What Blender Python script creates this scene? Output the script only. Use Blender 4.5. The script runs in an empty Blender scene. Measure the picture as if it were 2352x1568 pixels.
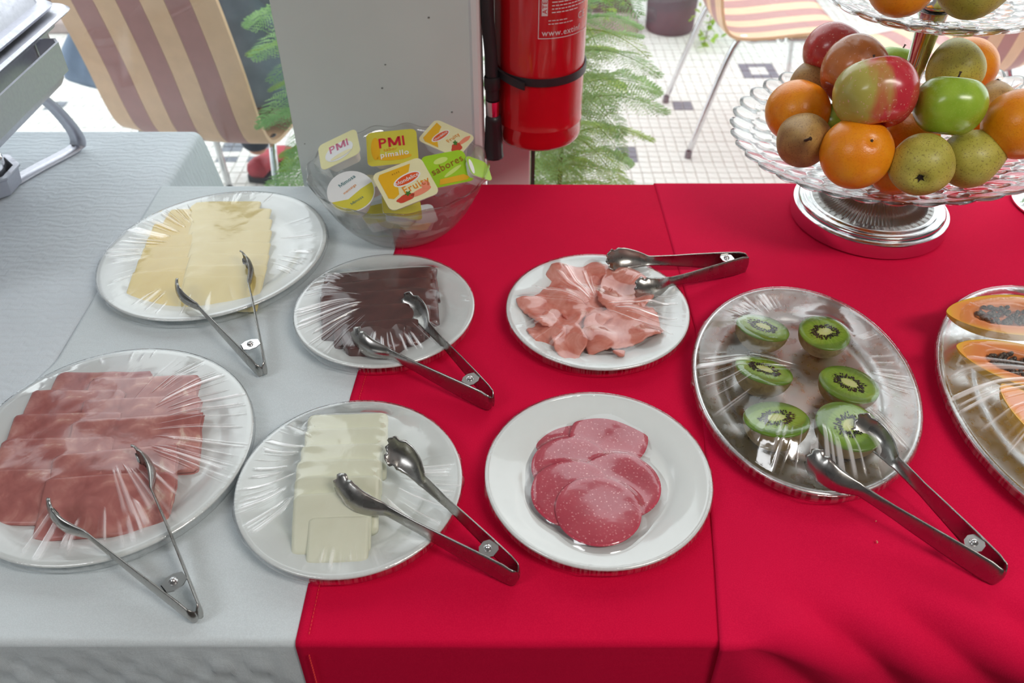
import bpy, math, random
import numpy as np
from mathutils import Vector, Matrix, Euler
from mathutils.bvhtree import BVHTree
random.seed(7)
RNG = np.random.RandomState(7)
PI = math.pi
S = bpy.context.scene
COL = S.collection

# ------------------------------------------------------------------ camera, world, lights
CAMZ, PITCH, FPX = 1.4775, math.radians(41), 1900.0
cam = bpy.data.cameras.new('camera')
cam.sensor_width = 36
cam.lens = FPX / 2352 * 36
cam.clip_start = 0.02
cam.dof.use_dof = True
cam.dof.focus_distance = 0.98
cam.dof.aperture_fstop = 6.3
camo = bpy.data.objects.new('camera', cam)
COL.objects.link(camo)
camo.location = (0, 0, CAMZ)
camo.rotation_euler = (PI / 2 - PITCH, 0, 0)
S.camera = camo

w = bpy.data.worlds.new('overcast_sky')
S.world = w
w.use_nodes = True
w.node_tree.nodes['Background'].inputs[0].default_value = (0.93, 0.97, 1.0, 1)
w.node_tree.nodes['Background'].inputs[1].default_value = 2.5

def area(name, loc, rot, sx, sy, power, color):
    l = bpy.data.lights.new(name, 'AREA')
    l.shape = 'RECTANGLE'; l.size = sx; l.size_y = sy; l.energy = power; l.color = color
    o = bpy.data.objects.new(name, l); COL.objects.link(o)
    o.location = loc; o.rotation_euler = rot
    return o
area('ceiling_fill_light', (1.3, -0.45, 2.62), (0, 0, 0), 1.2, 0.30, 34, (1.0, 0.95, 0.88))  # out of view, inferred from the fruit highlights; doubles as interior fill
area('ceiling_fill_light', (-1.5, -0.45, 2.62), (0, 0, 0), 1.2, 0.30, 14, (0.95, 0.97, 1.0))  # unseen fill lamp, added to brighten the interior

S.view_settings.view_transform = 'Standard'
S.view_settings.look = 'None'
S.view_settings.exposure = 0.0
S.view_settings.gamma = 1.0
S.view_settings.use_curve_mapping = False
try:
    S.cycles.max_bounces = 12
    S.cycles.transparent_max_bounces = 16
    S.cycles.blur_glossy = 0.6
    S.cycles.sample_clamp_indirect = 6.0
except Exception:
    pass

# ------------------------------------------------------------------ geometry helpers
CP, SP = math.cos(PITCH), math.sin(PITCH)
def P(px, py, z):
    """world point at height z seen at that pixel of the photograph"""
    u = (px - 1176) / FPX; v = -(py - 784) / FPX
    Z = (CAMZ - z) / (SP - v * CP)
    return np.array([Z * u, Z * (CP + v * SP), z])
def Q(px, py, Z):
    """world point at that pixel and axial distance Z"""
    u = (px - 1176) / FPX; v = -(py - 784) / FPX
    return np.array([Z * u, Z * (CP + v * SP), CAMZ - Z * (SP - v * CP)])

def mesh(name, verts, faces, mat=None, parent=None, smooth=True, attr=None, mats=None, fmat=None):
    me = bpy.data.meshes.new(name)
    me.from_pydata([tuple(map(float, v)) for v in verts], [], [tuple(map(int, f)) for f in faces])
    if smooth:
        me.polygons.foreach_set('use_smooth', [True] * len(me.polygons))
    if mats:
        for m in mats: me.materials.append(m)
        if fmat is not None: me.polygons.foreach_set('material_index', fmat)
    elif mat: me.materials.append(mat)
    if attr is not None:
        for k, a in attr.items():
            at = me.attributes.new(k, 'FLOAT', 'POINT'); at.data.foreach_set('value', [float(x) for x in a])
    me.update()
    o = bpy.data.objects.new(name, me); COL.objects.link(o)
    if parent is not None: o.parent = parent
    return o
def autosmooth(o, deg=35):
    me = o.data
    import bmesh
    bm = bmesh.new(); bm.from_mesh(me)
    for e in bm.edges:
        e.smooth = not (len(e.link_faces) == 2 and e.calc_face_angle(0) > math.radians(deg))
    for f in bm.faces: f.smooth = True
    bm.to_mesh(me); bm.free()
    return o
def outward(o):
    import bmesh
    bm = bmesh.new(); bm.from_mesh(o.data); bmesh.ops.remove_doubles(bm, verts=bm.verts, dist=1e-6)
    bmesh.ops.holes_fill(bm, edges=bm.edges, sides=0)
    bmesh.ops.recalc_face_normals(bm, faces=bm.faces)
    if bm.calc_volume(signed=True) < 0: bmesh.ops.reverse_faces(bm, faces=bm.faces)
    for f in bm.faces: f.smooth = True
    bm.to_mesh(o.data); bm.free(); return o
def tag(o, label=None, cat=None, group=None, kind=None):
    if label: o['label'] = label
    if cat: o['category'] = cat
    if group: o['group'] = group
    if kind: o['kind'] = kind
    return o
def empty(name, loc=(0, 0, 0), rot=(0, 0, 0), label=None, cat=None, group=None):
    o = bpy.data.objects.new(name, None); COL.objects.link(o)
    o.empty_display_size = 0.02
    o.location = tuple(map(float, loc)); o.rotation_euler = rot
    return tag(o, label, cat, group)
def copy_tree(o, parent=None):
    c = o.copy(); COL.objects.link(c); c.parent = parent
    for ch in [x for x in list(COL.objects) if x.parent == o]:
        copy_tree(ch, c)
    return c

class MB:
    def __init__(s): s.v = []; s.f = []
    def add(s, v, f):
        n = len(s.v); s.v += [tuple(map(float, x)) for x in v]; s.f += [tuple(i + n for i in q) for q in f]; return s
    def build(s, name, mat, parent=None, smooth=True, off=(0, 0, 0)):
        v = [(a - off[0], b - off[1], c - off[2]) for a, b, c in s.v]
        return mesh(name, v, s.f, mat, parent, smooth)
def box(x0, x1, y0, y1, z0, z1, b=0.0):
    """box, chamfered by b"""
    if b <= 0:
        v = [(x, y, z) for x in (x0, x1) for y in (y0, y1) for z in (z0, z1)]
        return v, [(0, 1, 3, 2), (4, 6, 7, 5), (0, 4, 5, 1), (2, 3, 7, 6), (0, 2, 6, 4), (1, 5, 7, 3)]
    v = []; f = []
    def ring(x0, x1, y0, y1, z, c):
        return [(x0 + c, y0, z), (x1 - c, y0, z), (x1, y0 + c, z), (x1, y1 - c, z), (x1 - c, y1, z), (x0 + c, y1, z), (x0, y1 - c, z), (x0, y0 + c, z)]
    rings = [ring(x0 + b, x1 - b, y0 + b, y1 - b, z0, b * .5), ring(x0, x1, y0, y1, z0 + b, b), ring(x0, x1, y0, y1, z1 - b, b), ring(x0 + b, x1 - b, y0 + b, y1 - b, z1, b * .5)]
    for r in rings: v += r
    f.append(tuple(range(7, -1, -1))); f.append(tuple(range(24, 32)))
    for k in range(3):
        for i in range(8):
            j = (i + 1) % 8; f.append((k * 8 + i, k * 8 + j, k * 8 + 8 + j, k * 8 + 8 + i))
    return v, f
def lathe(prof, n=64, rf=None, sx=1, sy=1, closed=False, a0=0.0):
    """prof: [(r,z)], revolve about z. rf(angle,k,r,z)->(r,z)"""
    v = []; f = []
    m = len(prof)
    for k, (r, z) in enumerate(prof):
        for i in range(n):
            a = 2 * PI * i / n + a0
            rr, zz = (r, z) if rf is None else rf(a, k, r, z)
            v.append((rr * math.cos(a) * sx, rr * math.sin(a) * sy, zz))
    for k in range(m - 1 if not closed else m):
        k2 = (k + 1) % m
        for i in range(n):
            j = (i + 1) % n
            f.append((k * n + i, k * n + j, k2 * n + j, k2 * n + i))
    return v, f
def tube(pts, rad, n=10, caps=True, flat=1.0):
    pts = [Vector(p) for p in pts]
    if not hasattr(rad, '__len__'): rad = [rad] * len(pts)
    v = []; f = []
    t0 = (pts[1] - pts[0]).normalized()
    up = Vector((0, 0, 1)) if abs(t0.z) < .9 else Vector((1, 0, 0))
    nrm = t0.cross(up).normalized()
    for i, p in enumerate(pts):
        t = (pts[min(i + 1, len(pts) - 1)] - pts[max(i - 1, 0)]).normalized()
        nrm = (nrm - t * nrm.dot(t)).normalized(); b = t.cross(nrm)
        for k in range(n):
            a = 2 * PI * k / n
            v.append(tuple(p + (nrm * math.cos(a) + b * math.sin(a) * flat) * rad[i]))
    for i in range(len(pts) - 1):
        for k in range(n):
            j = (k + 1) % n
            f.append((i * n + k, i * n + j, i * n + n + j, i * n + n + k))
    if caps:
        f.append(tuple(range(n - 1, -1, -1))); f.append(tuple(range((len(pts) - 1) * n, len(pts) * n)))
    return v, f
def smoothpath(pts, k=6):
    """Catmull-Rom through pts"""
    p = [Vector(q) for q in pts]; out = []
    for i in range(len(p) - 1):
        a, b, c, d = p[max(i - 1, 0)], p[i], p[i + 1], p[min(i + 2, len(p) - 1)]
        for j in range(k):
            t = j / k
            out.append(.5 * ((2 * b) + (c - a) * t + (2 * a - 5 * b + 4 * c - d) * t * t + (3 * b - a - 3 * c + d) * t ** 3))
    out.append(p[-1]); return out
def gridfaces(nu, nv, off=0, flip=False):
    f = []
    for i in range(nu - 1):
        for j in range(nv - 1):
            q = (off + i * nv + j, off + (i + 1) * nv + j, off + (i + 1) * nv + j + 1, off + i * nv + j + 1)
            f.append(q[::-1] if flip else q)
    return f
def vnoise(x, seed=0):
    r = np.random.RandomState(seed).rand(4096)
    x = np.asarray(x, float); i = np.floor(x).astype(int); t = x - i; t = t * t * (3 - 2 * t)
    return r[i % 4096] * (1 - t) + r[(i + 1) % 4096] * t
def vnoise2(x, y, seed=0):
    r = np.random.RandomState(seed).rand(64, 64)
    x = np.asarray(x, float); y = np.asarray(y, float)
    i = np.floor(x).astype(int); j = np.floor(y).astype(int); t = x - i; s = y - j
    t = t * t * (3 - 2 * t); s = s * s * (3 - 2 * s)
    a = r[i % 64, j % 64]; b = r[(i + 1) % 64, j % 64]; c = r[i % 64, (j + 1) % 64]; d = r[(i + 1) % 64, (j + 1) % 64]
    return (a * (1 - t) + b * t) * (1 - s) + (c * (1 - t) + d * t) * s
def text_geo(txt, size=1.0, align='CENTER', bold=0.0, shear=0.0, sx=1.0):
    if 'M' not in txt: return text_raw(txt, size, align, bold, shear, sx)
    V = []; F = []; x = 0.0; st = size * (.095 + bold * 30 * .0 + (.05 if bold > .0004 else 0))
    for ch in txt:
        if ch == 'M':
            h = .68 * size; w_ = .74 * size; n = len(V); y0 = -h / 2 + size * .0
            d = st * 1.15
            V += [(x, y0), (x + st, y0), (x + st, y0 + h), (x, y0 + h), (x + w_ - st, y0), (x + w_, y0), (x + w_, y0 + h), (x + w_ - st, y0 + h),
                  (x, y0 + h), (x + d, y0 + h), (x + w_ / 2 + d / 2, y0 + h * .12), (x + w_ / 2 - d / 2, y0 + h * .12),
                  (x + w_ - d, y0 + h), (x + w_, y0 + h), (x + w_ / 2 + d / 2, y0 + h * .12), (x + w_ / 2 - d / 2, y0 + h * .12)]
            F += [(n + a, n + a + 1, n + a + 2, n + a + 3) for a in (0, 4, 8, 12)]; x += w_ + .10 * size
        elif ch == ' ': x += .3 * size
        else:
            v, f = text_raw(ch, size, 'LEFT', bold, 0, 1)
            mx = min(q[0] for q in v); n = len(V)
            V += [(a - mx + x, b) for a, b in v]; F += [tuple(i + n for i in q) for q in f]; x += max(q[0] for q in v) - mx + .10 * size
    # single glyphs come back centred on the cap height; drop them to a common baseline
    o = x / 2 if align == 'CENTER' else 0
    return [((a - o) * sx + shear * b, b) for a, b in V], F
def text_raw(txt, size=1.0, align='CENTER', bold=0.0, shear=0.0, sx=1.0):
    cu = bpy.data.curves.new('t', 'FONT'); cu.body = txt; cu.size = size; cu.align_x = align; cu.align_y = 'BOTTOM_BASELINE'
    cu.offset = bold * .35; cu.space_character = 1.12 if bold else 1.0; cu.shear = shear; cu.resolution_u = 3
    o = bpy.data.objects.new('t', cu); COL.objects.link(o)
    bpy.context.view_layer.update()
    me = o.evaluated_get(bpy.context.evaluated_depsgraph_get()).to_mesh()
    v = [(q.co.x * sx, q.co.y - .34 * size) for q in me.vertices]; f = [tuple(p.vertices) for p in me.polygons]
    bpy.data.objects.remove(o); bpy.data.curves.remove(cu)
    return v, f

# ------------------------------------------------------------------ material helpers
class NT:
    def __init__(s, name):
        s.m = bpy.data.materials.new(name); s.m.use_nodes = True
        s.t = s.m.node_tree; s.n = s.t.nodes; s.n.clear()
        s.out = s.n.new('ShaderNodeOutputMaterial')
    def N(s, typ, inp=None, **kw):
        nd = s.n.new(typ)
        for k, v in kw.items(): setattr(nd, k, v)
        for k, v in (inp or {}).items():
            if isinstance(v, bpy.types.NodeSocket): s.t.links.new(v, nd.inputs[k])
            else: nd.inputs[k].default_value = v
        return nd
    def coord(s, which='Object', scale=(1, 1, 1), loc=(0, 0, 0)):
        c = s.N('ShaderNodeTexCoord')
        return s.N('ShaderNodeMapping', {'Vector': c.outputs[which], 'Scale': scale, 'Location': loc}).outputs[0]
    def noise(s, vec, scale, detail=3, rough=.5, dist=0):
        return s.N('ShaderNodeTexNoise', {'Vector': vec, 'Scale': scale, 'Detail': detail, 'Roughness': rough, 'Distortion': dist}).outputs[0]
    def ramp(s, fac, stops, interp='LINEAR'):
        r = s.N('ShaderNodeValToRGB', {'Fac': fac}); e = r.color_ramp.elements; r.color_ramp.interpolation = interp
        while len(e) < len(stops): e.new(0.5)
        for q, (p, c) in zip(e, stops):
            q.position = p; q.color = (c if len(c) == 4 else (*c, 1)) if hasattr(c, '__len__') else (c, c, c, 1)
        return r.outputs[0]
    def mix(s, fac, a, b, mode='MIX'):
        m = s.N('ShaderNodeMix', data_type='RGBA', blend_type=mode)
        for k, v in ((0, fac), (6, a), (7, b)):
            if isinstance(v, bpy.types.NodeSocket): s.t.links.new(v, m.inputs[k])
            elif k == 0: m.inputs[0].default_value = v
            else: m.inputs[k].default_value = (*v, 1)
        return m.outputs[2]
    def math(s, op, a, b=0.0, clamp=False):
        m = s.N('ShaderNodeMath', operation=op, use_clamp=clamp)
        for k, v in ((0, a), (1, b)):
            if isinstance(v, bpy.types.NodeSocket): s.t.links.new(v, m.inputs[k])
            else: m.inputs[k].default_value = v
        return m.outputs[0]
    def bump(s, h, strength=.3, dist=.001, normal=None):
        i = {'Height': h, 'Strength': strength, 'Distance': dist}
        if normal: i['Normal'] = normal
        return s.N('ShaderNodeBump', i).outputs[0]
    def schlick(s, normal=None):
        # two-sided thin-sheet reflectance
        lw = s.N('ShaderNodeLayerWeight', {'Blend': .5, **({'Normal': normal} if normal else {})}).outputs['Facing']
        return s.math('ADD', s.math('MULTIPLY', s.math('POWER', lw, 5.0), .96), .04, True)
    def pbr(s, col, rough=.5, metal=0, normal=None, **kw):
        i = {'Base Color': col if isinstance(col, bpy.types.NodeSocket) else (*col, 1), 'Roughness': rough, 'Metallic': metal}
        if normal: i['Normal'] = normal
        i.update(kw)
        b = s.N('ShaderNodeBsdfPrincipled', i)
        s.t.links.new(b.outputs[0], s.out.inputs[0]); return s.m
def plain(name, col, rough=.5, metal=0, var=.06, scale=60, bump=.05, **kw):
    t = NT(name); c = t.coord(); n = t.noise(c, scale, 4)
    hi = tuple(min(1, x * (1 + var)) for x in col); lo = tuple(x * (1 - var) for x in col)
    return t.pbr(t.ramp(n, [(.3, lo), (.7, hi)]), rough, metal, t.bump(n, bump, .0005), **kw)
def srgb(r, g, b):
    f = lambda c: (c / 255 / 12.92) if c / 255 <= .04045 else ((c / 255 + .055) / 1.055) ** 2.4
    return (f(r), f(g), f(b))

M = {}
def cloth_mat(name, col, waffle=False, weave=1.0):
    t = NT(name); c = t.coord()
    wx = t.N('ShaderNodeTexWave', {'Vector': c, 'Scale': 480.0, 'Distortion': .4}, bands_direction='X').outputs[1]
    wy = t.N('ShaderNodeTexWave', {'Vector': c, 'Scale': 480.0, 'Distortion': .4}, bands_direction='Y').outputs[1]
    h = t.math('MULTIPLY', t.math('ADD', wx, wy), .25 * weave)
    n = t.noise(c, 900, 2)
    h = t.math('ADD', h, t.math('MULTIPLY', n, .6))
    slow = t.noise(c, 9, 3)
    nrm = t.bump(h, .35, .0006)
    if waffle:
        br = t.N('ShaderNodeTexBrick', {'Vector': t.coord(scale=(1, 1, 1)), 'Scale': 26.0, 'Mortar Size': .06, 'Mortar Smooth': .9, 'Brick Width': .5, 'Row Height': .5,
                 'Color1': (1, 1, 1, 1), 'Color2': (.5, .5, .5, 1), 'Mortar': (0, 0, 0, 1)}).outputs[0]
        z = t.N('ShaderNodeTexWave', {'Vector': t.coord(scale=(1, 1, 1)), 'Scale': 22.0, 'Distortion': 5.5, 'Detail': 1.0, 'Detail Scale': 2.2}, bands_direction='Y').outputs[1]
        nrm = t.bump(t.math('ADD', t.math('MULTIPLY', br, .35), z), waffle, .002, nrm)
    cc = t.mix(t.ramp(slow, [(.35, 0), (.65, 1)]), tuple(x * .95 for x in col), col)
    sp = t.ramp(n, [(.42, 0), (.62, 1)])
    cc = t.mix(t.math('MULTIPLY', sp, .30), cc, tuple(min(1, x * 1.25 + .01) for x in col))
    return t.pbr(cc, .9, 0, nrm, **{'Specular IOR Level': .12})
M['white_cloth'] = cloth_mat('white_cloth', (.68, .74, .765), .12)
M['left_cloth'] = cloth_mat('left_cloth', (.69, .745, .79), .35)
M['red_cloth'] = cloth_mat('red_cloth', (.66, .002, .045))
M['red_cloth_right'] = cloth_mat('red_cloth_right', (.70, .004, .055))
M['red_thread'] = plain('red_thread', srgb(235, 60, 60), .8)
M['ceramic'] = plain('ceramic', (.76, .80, .79), .12, bump=.0, var=.01, **{'Coat Weight': .5, 'Coat Roughness': .03})
def brushed(name, col, rough, scl=(400, 8, 8), amt=.15):
    t = NT(name); n = t.noise(t.coord(scale=scl), 3, 3)
    r = t.ramp(n, [(.3, rough * .75), (.7, rough * 1.3)])
    m = t.pbr(col, .3, 1.0, t.bump(n, amt, .0003))
    b = [x for x in t.n if x.type == 'BSDF_PRINCIPLED'][0]; t.t.links.new(r, b.inputs['Roughness']); return m
M['tray_steel'] = brushed('tray_steel', (.74, .735, .73), .30, (30, 30, 30), .0)
M['tongs_steel'] = brushed('tongs_steel', (.42, .41, .39), .27, (20, 20, 20), .02)
M['rivet'] = plain('rivet', (.8, .8, .8), .2, 1)
M['chrome'] = plain('chrome', (.82, .83, .84), .07, 1, bump=0, var=.01)
M['chafer_steel'] = brushed('chafer_steel', (.60, .60, .66), .42, (60, 60, 60), .02)
M['pewter'] = plain('pewter', (.36, .35, .335), .36, .9, var=.15, scale=25)
M['silver_rim'] = plain('silver_rim', (.72, .73, .74), .14, 1, bump=0, var=.02)
def pressed(name, tint, mixf):
    t = NT(name)
    g = t.N('ShaderNodeBsdfGlass', {'Color': (1, 1, 1, 1), 'Roughness': .0, 'IOR': 1.46})
    tr = t.N('ShaderNodeBsdfTransparent', {'Color': (*tint, 1)}); gl = t.N('ShaderNodeBsdfGlossy', {'Roughness': .02})
    th = t.N('ShaderNodeMixShader', {0: t.schlick(), 1: tr.outputs[0], 2: gl.outputs[0]})
    mx = t.N('ShaderNodeMixShader', {0: mixf, 1: th.outputs[0], 2: g.outputs[0]}); t.t.links.new(mx.outputs[0], t.out.inputs[0]); M[name] = t.m
pressed('glass', (.985, .99, .985), .92)
pressed('bowl_glass', (.985, .99, .98), .38)
def thin(name, tint, k=1.0):
    t = NT(name)
    fr = t.math('MULTIPLY', t.schlick(), k, True)
    tr = t.N('ShaderNodeBsdfTransparent', {'Color': (*tint, 1)}); gl = t.N('ShaderNodeBsdfGlossy', {'Roughness': .02})
    mx = t.N('ShaderNodeMixShader', {0: fr, 1: tr.outputs[0], 2: gl.outputs[0]}); t.t.links.new(mx.outputs[0], t.out.inputs[0]); return t.m
M['pane'] = thin('window_pane', (.97, .985, .98), 1.4)
def cling():
    t = NT('cling_film'); c = t.coord()
    cr = t.N('ShaderNodeAttribute', attribute_name='crease').outputs['Fac']
    n1 = t.noise(c, 38, 3, .55, .6); n2 = t.noise(c, 7, 2)
    nrm = t.bump(t.math('ADD', t.math('MULTIPLY', n1, .5), n2), .12, .004)
    fr = t.schlick(nrm)
    fac = t.math('ADD', t.math('MULTIPLY', fr, 2.1), t.math('MULTIPLY', cr, .30), True)
    tr = t.N('ShaderNodeBsdfTransparent', {'Color': (.985, .985, .985, 1)})
    gl = t.N('ShaderNodeBsdfGlossy', {'Roughness': .10, 'Normal': nrm})
    m1 = t.N('ShaderNodeMixShader', {0: fac, 1: tr.outputs[0], 2: gl.outputs[0]})
    d = t.N('ShaderNodeBsdfDiffuse', {'Color': (.9, .9, .92, 1)}); tl = t.N('ShaderNodeBsdfTranslucent', {'Color': (.9, .9, .92, 1)})
    dd = t.N('ShaderNodeAddShader', {0: d.outputs[0], 1: tl.outputs[0]})
    f2 = t.math('MULTIPLY', cr, .55, True)
    m2 = t.N('ShaderNodeMixShader', {0: f2, 1: m1.outputs[0], 2: dd.outputs[0]})
    t.t.links.new(m2.outputs[0], t.out.inputs[0]); return t.m
M['cling'] = cling()
def food(name, stops, scale=30, rough=.35, bump=.2, detail=5, dist=.6, sub=.0, bscale=None, **kw):
    t = NT(name); c = t.coord(); n = t.noise(c, scale, detail, .6, dist)
    b = n if bscale is None else t.noise(c, bscale, 4)
    d = {'Subsurface Weight': sub, 'Subsurface Scale': .004} if sub else {}
    d.update(kw)
    return t.pbr(t.ramp(n, stops), rough, 0, t.bump(b, bump, .0008), **d)
M['cheese'] = food('film_sheen_cheese', [(.3, srgb(228, 205, 120)), (.7, srgb(243, 226, 160))], 12, .45, .08)  # paler than the left row: whitish film reflection painted into the colour
M['cheese_left'] = food('deep_yellow_cheese', [(.3, srgb(222, 190, 80)), (.7, srgb(236, 210, 110))], 12, .4, .08)
M['paste'] = food('dark_paste', [(.3, srgb(70, 42, 42)), (.7, srgb(110, 66, 60))], 25, .14, .25, bscale=60)
M['ham'] = food('cured_ham', [(.28, srgb(158, 86, 82)), (.5, srgb(182, 110, 104)), (.64, srgb(204, 140, 130)), (.74, srgb(232, 204, 186))], 34, .35, .15)
M['ham_fold'] = food('folded_ham', [(.28, srgb(196, 92, 74)), (.5, srgb(222, 140, 122)), (.7, srgb(235, 168, 158)), (.8, srgb(240, 200, 170))], 26, .3, .3, dist=1.2)
M['fresh_cheese'] = food('fresh_cheese', [(.3, srgb(226, 228, 204)), (.7, srgb(238, 240, 220))], 14, .4, .06)
def salami_mat():
    t = NT('salami'); c = t.coord()
    v = t.N('ShaderNodeTexVoronoi', {'Vector': c, 'Scale': 300.0, 'Randomness': 1.0}).outputs[0]
    n = t.noise(c, 300, 3); big = t.noise(c, 18, 2)
    base = t.ramp(big, [(.3, srgb(176, 50, 72)), (.7, srgb(194, 70, 88))])
    sp = t.math('MULTIPLY', t.ramp(v, [(.12, 1), (.34, 0)]), t.ramp(n, [(.42, 0), (.58, 1)]))
    return t.pbr(t.mix(t.math('MULTIPLY', sp, .8), base, srgb(246, 190, 190)), .35, 0, t.bump(n, .2, .0005))
M['salami'] = salami_mat()

# ------------------------------------------------------------------ the setting
TZ = .75
def struct(o, parent=None):
    if parent is None: o['kind'] = 'structure'
    return o
M['wall_paint'] = plain('wall_paint', (.60, .64, .62), .6, scale=6, var=.03)
M['trim_paint'] = plain('trim_paint', (.72, .70, .70), .35, scale=6, var=.03)
M['ceiling_paint'] = plain('ceiling_paint', (.86, .87, .87), .8, scale=3)
M['room_floor'] = plain('room_floor', srgb(96, 90, 86), .4, scale=8, var=.15)
M['warm_wall'] = plain('warm_wall', srgb(128, 128, 128), .8, scale=3)
M['frame_green'] = plain('frame_green', srgb(70, 88, 80), .3, .2)
def wallbox(name, b, mat):
    return struct(mesh(name, *box(*b), mat, smooth=False))
wallbox('floor', (-3.2, 3.6, -2.6, 1.53, -.10, -.001), M['room_floor'])
wallbox('ceiling', (-3.2, 3.6, -2.6, 1.60, 2.66, 2.78), M['ceiling_paint'])
wallbox('wall_left', (-3.3, -3.2, -2.6, 1.53, 0, 2.66), M['warm_wall'])
wallbox('wall_right', (3.6, 3.7, -2.6, 1.53, 0, 2.66), M['warm_wall'])
wallbox('wall_front', (-3.2, 3.6, -2.7, -2.6, 0, 2.66), M['warm_wall'])
wallbox('wall_lintel', (-3.2, 3.6, 1.45, 1.60, 2.02, 2.66), M['wall_paint'])
# pier between the two windows: chamfered right corner, a few chips
pier = mesh('wall_pier', *box(-.364, -.066, 1.272, 1.53, 0, 2.5), M['wall_paint'], smooth=False); struct(pier)
tr1 = mesh('trim_1', *box(-.066, -.050, 1.268, 1.40, 0, 2.5, .004), M['trim_paint'], smooth=False); struct(tr1)
tr2 = mesh('trim_2', *box(-.050, .036, 1.462, 1.53, 0, 2.5, .003), M['trim_paint'], smooth=False); struct(tr2)
M['chip'] = plain('wall_chip', srgb(120, 122, 120), .8)
mb = MB()
for k, (px, py, s) in enumerate([(878, 202, .003), (1038, 257, .0028), (885, 148, .0025), (985, 40, .003), (700, 330, .002)]):
    u = (px - 1176) / FPX; v = -(py - 784) / FPX; Z = 1.272 / (CP + v * SP); x, z = Z * u, CAMZ - Z * (SP - v * CP)
    mb.add(*box(x - s * .5, x + s * .5, 1.2705, 1.273, z - s * .4, z + s * .4, .0006))
mb.build('chipped_paint', M['chip'], pier)
def window(name, x0, x1, y):
    e = empty(name, (x0, y, 0)); e['kind'] = 'structure'
    mesh('pane', *box(.008, x1 - x0, -.002, .002, .02, 2.5), M['pane'], e, smooth=False)
    mesh('frame', *box(0, .008, -.012, .012, 0, 2.5), M['frame_green'], e, smooth=False)
    mesh('sill', *box(0, x1 - x0, -.03, .03, 0, .02), M['trim_paint'], e, smooth=False)
    return e
window('window_1', .038, 3.6, 1.50)
e = empty('window_2', (-3.2, 1.51, 0)); e['kind'] = 'structure'
mesh('pane', *box(0, 3.2 - .366, -.002, .002, .02, 2.5), M['pane'], e, smooth=False)
mesh('sill', *box(0, 3.2 - .366, -.02, .03, 0, .02), M['trim_paint'], e, smooth=False)

# patio floor of small mosaic tiles
M['grout'] = plain('grout', srgb(196, 190, 182), .9, scale=80)
M['tile_white'] = plain('tile_white', (.74, .725, .69), .5, scale=50, var=.08)
M['tile_dark'] = plain('tile_dark', srgb(118, 122, 132), .5, scale=50, var=.1)
pf = mesh('patio_floor', *box(-4.2, 4.6, 1.535, 5.2, -.12, -.004), M['grout'], smooth=False); struct(pf)
TS = .0385
def cell(px, py):
    p = P(px, py, 0); return int(math.floor(p[0] / TS)), int(math.floor((p[1] - 1.54) / TS))
dark = set()
i, j = cell(1571, 250); dark |= {(i + a, j + b) for a in (0, 1) for b in (0, 1)}
i, j = cell(1712, 172); dark |= {(i + a, j + b) for a in range(4) for b in range(4) if not (a in (1, 2) and b in (1, 2))}
i, j = cell(1420, 365); dark |= {(i + a, j + b) for a in (0, 1) for b in (0, 1, 2)}
i, j = cell(512, 368); dark |= {(i + a, j + b) for a in (0, 1, 3, 4) for b in (0, 2, 3)}
i, j = cell(1000, 150)
for a in range(-60, 90, 11):
    for b in range(8, 80, 11):
        if not any((a + q, b + r) in dark for q in range(-4, 7) for r in range(-4, 7)) and (a < -14 or a > 45):
            dark |= {(a + q, b + r) for q in (0, 1) for r in (0, 1)}
tv, tf = box(0, TS - .003, 0, TS - .003, -.004, 0, .0011)
tv = [q for q in tv]; tm = {}
for nm in ('tile_white', 'tile_dark'):
    me = bpy.data.meshes.new('tile'); me.from_pydata(tv, [], tf); me.materials.append(M[nm]); tm[nm] = me
rest = {'tile_white': MB(), 'tile_dark': MB()}
nt = 0
for j in range(0, 94):
    for i in range(-100, 110):
        k = 'tile_dark' if (i, j) in dark else 'tile_white'
        x = i * TS + .0012 * math.sin(j * 1.3 + i * .9); y = 1.54 + j * TS + .0015 * math.sin(i * .8 + j * .3)
        z = -.0004 + .0005 * math.sin(i * 12.9 + j * 78.2)
        if 26 <= j < 41 and (4 <= i < 23) and nt < 285:
            o = bpy.data.objects.new('tile', tm[k]); COL.objects.link(o); o.parent = pf; o.location = (x, y, z); nt += 1
        elif -98 < i < 62:
            rest[k].add([(x, y, z), (x + TS - .003, y, z), (x + TS - .003, y + TS - .003, z), (x, y + TS - .003, z),
                         (x, y, z - .004), (x + TS - .003, y, z - .004), (x + TS - .003, y + TS - .003, z - .004), (x, y + TS - .003, z - .004)],
                        [(0, 1, 2, 3), (0, 4, 5, 1), (1, 5, 6, 2), (2, 6, 7, 3), (3, 7, 4, 0)])
for k in rest:
    o = rest[k].build('far_tiles', M[k], pf, smooth=False); o['kind'] = 'stuff'
M['curb'] = plain('curb', srgb(176, 160, 156), .9, scale=20, var=.1)
M['soil'] = plain('soil', srgb(86, 66, 62), .95, scale=30, var=.3, bump=.5)
c = mesh('trim_3', *box(-4.2, .60, 3.93, 4.06, -.003, .055, .008), M['curb'], smooth=False); struct(c)
c = mesh('trim_4', *box(-4.2, .60, 4.06, 4.9, -.003, .03), M['soil'], smooth=False); struct(c)
c = mesh('wall_patio', *box(-4.2, 4.6, 5.0, 5.2, -.003, .9), M['warm_wall'], smooth=False); struct(c)

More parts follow.
